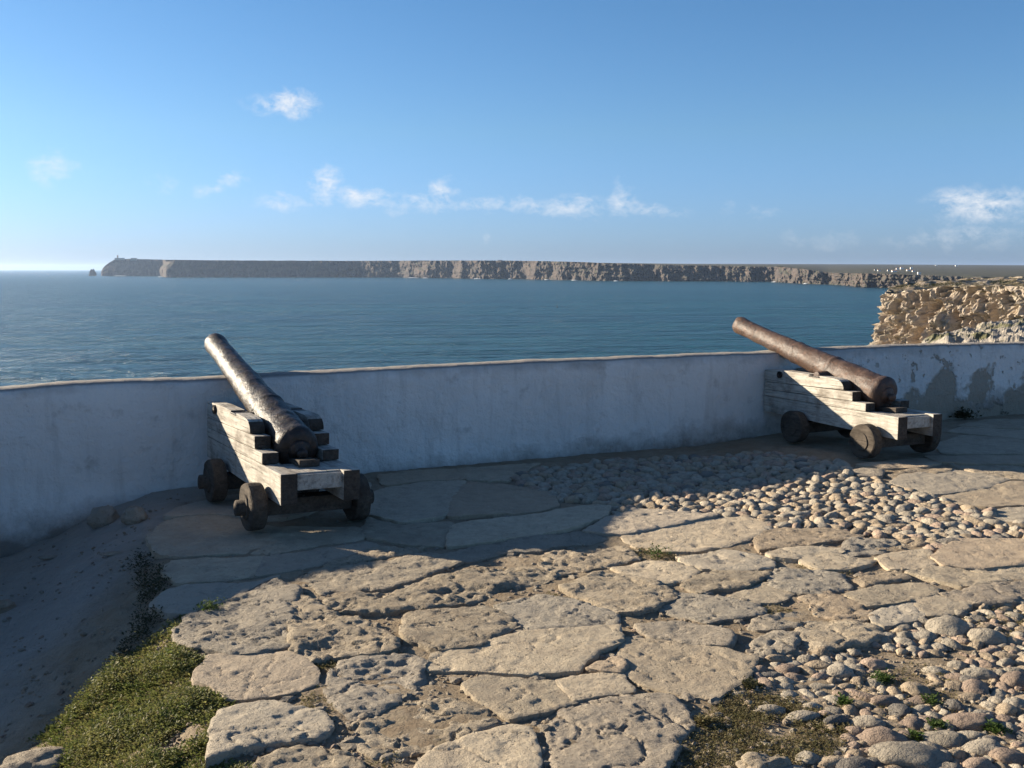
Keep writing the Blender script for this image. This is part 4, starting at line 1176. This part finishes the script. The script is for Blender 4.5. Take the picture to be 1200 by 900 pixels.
# plan of the rim: from behind, round the tip, then along the side towards the terrace
RIM = [(150, 330), (118, 275), (97, 245), (86, 232), (82, 222), (84, 212), (90, 200), (97, 186), (107, 172), (122, 160), (150, 140)]
def cat(pts, n):
    P = [Vector(p) for p in pts]; P = [P[0] * 2 - P[1]] + P + [P[-1] * 2 - P[-2]]
    out = []
    m = len(pts) - 1
    for i in range(n):
        t = i / (n - 1) * m; k = min(m - 1, int(t)); f = t - k
        a, b, c, d = P[k:k + 4]
        out.append(.5 * ((2 * b) + (c - a) * f + (2 * a - 5 * b + 4 * c - d) * f * f + (3 * b - a - 3 * c + d) * f ** 3))
    return out
NC = 560; rim = cat(RIM, NC)
ROWS = 128; TOPR = 40
vs = []
for i, p in enumerate(rim):
    a = rim[max(0, i - 3)]; b = rim[min(NC - 1, i + 3)]
    t = (b - a).normalized(); nn = Vector((t.y, -t.x)); 
    if nn.dot(p - Vector((135, 230))) < 0: nn = -nn
    top = -2.2 + 1.2 * fbm((p.x * .06, p.y * .06, 1), 3) - 1.3 * sstep(90, 82, p.x)
    for r in range(ROWS):
        f = r / (ROWS - 1)
        z = SEA - 2 + (top - SEA + 2) * f
        ledge = 4.5 * (1 - f) + 1.0 * sstep(.93, .70, f) - 1.5
        q = Vector((p.x * .10, p.y * .10, z * .13))
        al = i * .6 + 1.6 * mn.noise(q * 1.5)                     # metres along the rim, bent a little
        zz0 = z + 1.1 * mn.noise(Vector((p.x * .07, p.y * .07, 4))) + .5 * mn.noise(Vector((p.x * .3, p.y * .3, z * .2)))
        w = ledge
        for th, wd, am in ((2.6, 6.5, 1.3), (1.1, 2.6, .6)):       # beds split into blocks
            kz = math.floor(zz0 / th)
            w += am * mn.cell(Vector((math.floor(al / wd + .37 * kz) + .5, kz + .5, th)))
            fz = zz0 / th - kz
            w -= .45 * th * .35 * sstep(.16, .0, fz)
        w += 2.0 * fbm(q * .8, 3) + 1.3 * fbm(q * 4.5, 5, 2.2, .66) - 1.5 * abs(mn.noise(q * 3.1 + Vector((3, 0, 0)))) - .9 * abs(mn.noise(q * 8 + Vector((9, 0, 0)))) + 1.2
        ut = 600 + F * p.x / p.y; f2 = (z + 19) / 18
        for gu, gk, gw, gd in ((1066, 32, 6, 5.5), (1160, 4, 4, 4.0), (1130, -14, 4, 2.0)):
            w -= gd * math.exp(-((ut - gu - gk * f2 + 6 * mn.noise(Vector((z * .25, gu, 0)))) / gw) ** 2) * sstep(1.02, .85, f)
        w *= 1 - .55 * sstep(.96, 1.0, f)
        zz = z + .9 * mn.noise(q * 4 + Vector((7, 0, 0)))
        vs.append((p.x + nn.x * w, p.y + nn.y * w, zz))
    ctr = Vector((175, 235))
    for r in range(1, TOPR + 1):
        f = (r / TOPR) ** 1.5
        q = p.lerp(ctr, f)
        z = top + 1.0 * sstep(0, .35, f) * (1 + .8 * fbm((q.x * .05, q.y * .05, 5), 3)) + .8 * fbm((q.x * .3, q.y * .3, 2), 4) * sstep(0, .05, f)
        vs.append((q.x, q.y, z))
NR = ROWS + TOPR
fs = [(i * NR + j, (i + 1) * NR + j, (i + 1) * NR + j + 1, i * NR + j + 1) for i in range(NC - 1) for j in range(NR - 1)]
structure(link('cliff', mesh('cliff', vs, fs, M['cliff'], False)))
# nearer slope of weathered grey rock below it
def scree_mat():
    n = NT('weathered_grey_rock'); v = n.position()
    col = n.mix(n.ramp(n.noise(v, .5, 6, .65), [(.35, 0.0), (.65, 1.0)]), (.24, .22, .195), (.43, .38, .31))
    col = n.mix(n.ramp(n.noise(v, .22, 5, .65), [(.52, 0.0), (.62, .9)]), col, (.10, .10, .045))
    col = n.mix(n.ramp(n.noise(v, 1.6, 5, .65), [(.55, 0.0), (.68, .7)]), col, (.50, .43, .33))
    return n.out(col, .92, n.bump(n.noise(v, 2.2, 7, .7), .4), .15)
M['scree'] = scree_mat()
vs = []; NX, NY = 240, 120
for j in range(NY):
    for i in range(NX):
        y = 60 + 95 * j / (NY - 1)
        u = 1048 + 700 * (i / (NX - 1)) ** 1.3
        x = (u - 600) / F * y
        # crest seen between the cliff and the wall
        vcrest = lerp_tab([(1048, 420), (1070, 404), (1090, 392), (1110, 382), (1140, 377), (1200, 374), (1800, 372)], u)
        zc = far_z(125, vcrest)
        f = (y - 60) / 65
        z = zc - 5.5 * (1 - f) * 1.2 if f < 1 else zc - 20 * (f - 1)
        h = 1.6 * abs(fbm((x * .13, y * .13, 3), 4, 2.0, .5)) + .45 * abs(mn.noise(Vector((x * .5, y * .5, 1)))) + .22 * fbm((x * 1.1, y * 1.1, 4), 3)
        e = sstep(1048, 1085, u)
        vs.append((x, y, z - 1 + h * 1.2 - (1 - e) * 14))
fs = [(j * NX + i, j * NX + i + 1, (j + 1) * NX + i + 1, (j + 1) * NX + i) for j in range(NY - 1) for i in range(NX - 1)]
structure(link('rocky_slope', mesh('rocky_slope', vs, fs, M['scree'], False)))
# scrub on the cliff top
sp = []
for _ in range(420):
    f = rnd.random() ** .7; p = rim[rnd.randrange(180, NC)].lerp(Vector((175, 235)), .03 + .5 * f)
    if mn.noise(Vector((p.x * .1, p.y * .1, 3))) < -.05: continue
    z = -2.2 + 1.0 * sstep(0, .35, .03 + .5 * f)
    sp.append((p.x, p.y, z - .4, rnd.uniform(.5, 1.1), rnd.uniform(.2, .45), 30, rnd.uniform(.8, 2.0)))
leaf_mass('scrub', sp, M['weed'], 'dark low scrub covering the top of the near cliff', 'scrub')

# ------------------------------------------------------------------ haze
HAZE = 2.7e-5
bm = bmesh.new(); bmesh.ops.create_cube(bm, size=1)
me = bpy.data.meshes.new('haze'); bm.to_mesh(me); bm.free()
hz = link('haze', me, None, (0, 14500, (SEA - 6 + 120) / 2), (0, 0, 0), (64000, 37000, 120 - SEA + 6))
hm = bpy.data.materials.new('haze_air'); hm.use_nodes = True
hm.node_tree.nodes.clear()
ho = hm.node_tree.nodes.new('ShaderNodeOutputMaterial'); hv = hm.node_tree.nodes.new('ShaderNodeVolumePrincipled')
hv.inputs['Color'].default_value = (.52, .70, 1.0, 1); hv.inputs['Density'].default_value = HAZE; hv.inputs['Anisotropy'].default_value = .35
hm.node_tree.links.new(hv.outputs[0], ho.inputs['Volume'])
me.materials.append(hm)
tag(hz, 'thin pale sea haze over the water and the far headland', 'haze', None, 'stuff')

# ------------------------------------------------------------------ render
sc.render.engine = 'CYCLES'
sc.cycles.use_denoising = True
try: sc.cycles.denoiser = 'OPENIMAGEDENOISE'
except Exception: pass
sc.cycles.max_bounces = 5; sc.cycles.diffuse_bounces = 3; sc.cycles.glossy_bounces = 2
sc.cycles.volume_bounces = 0
sc.cycles.use_fast_gi = False
sc.view_settings.view_transform = 'Standard'; sc.view_settings.look = 'None'
sc.view_settings.exposure = 1.45; sc.view_settings.gamma = 1.0
sc.view_settings.use_curve_mapping = False
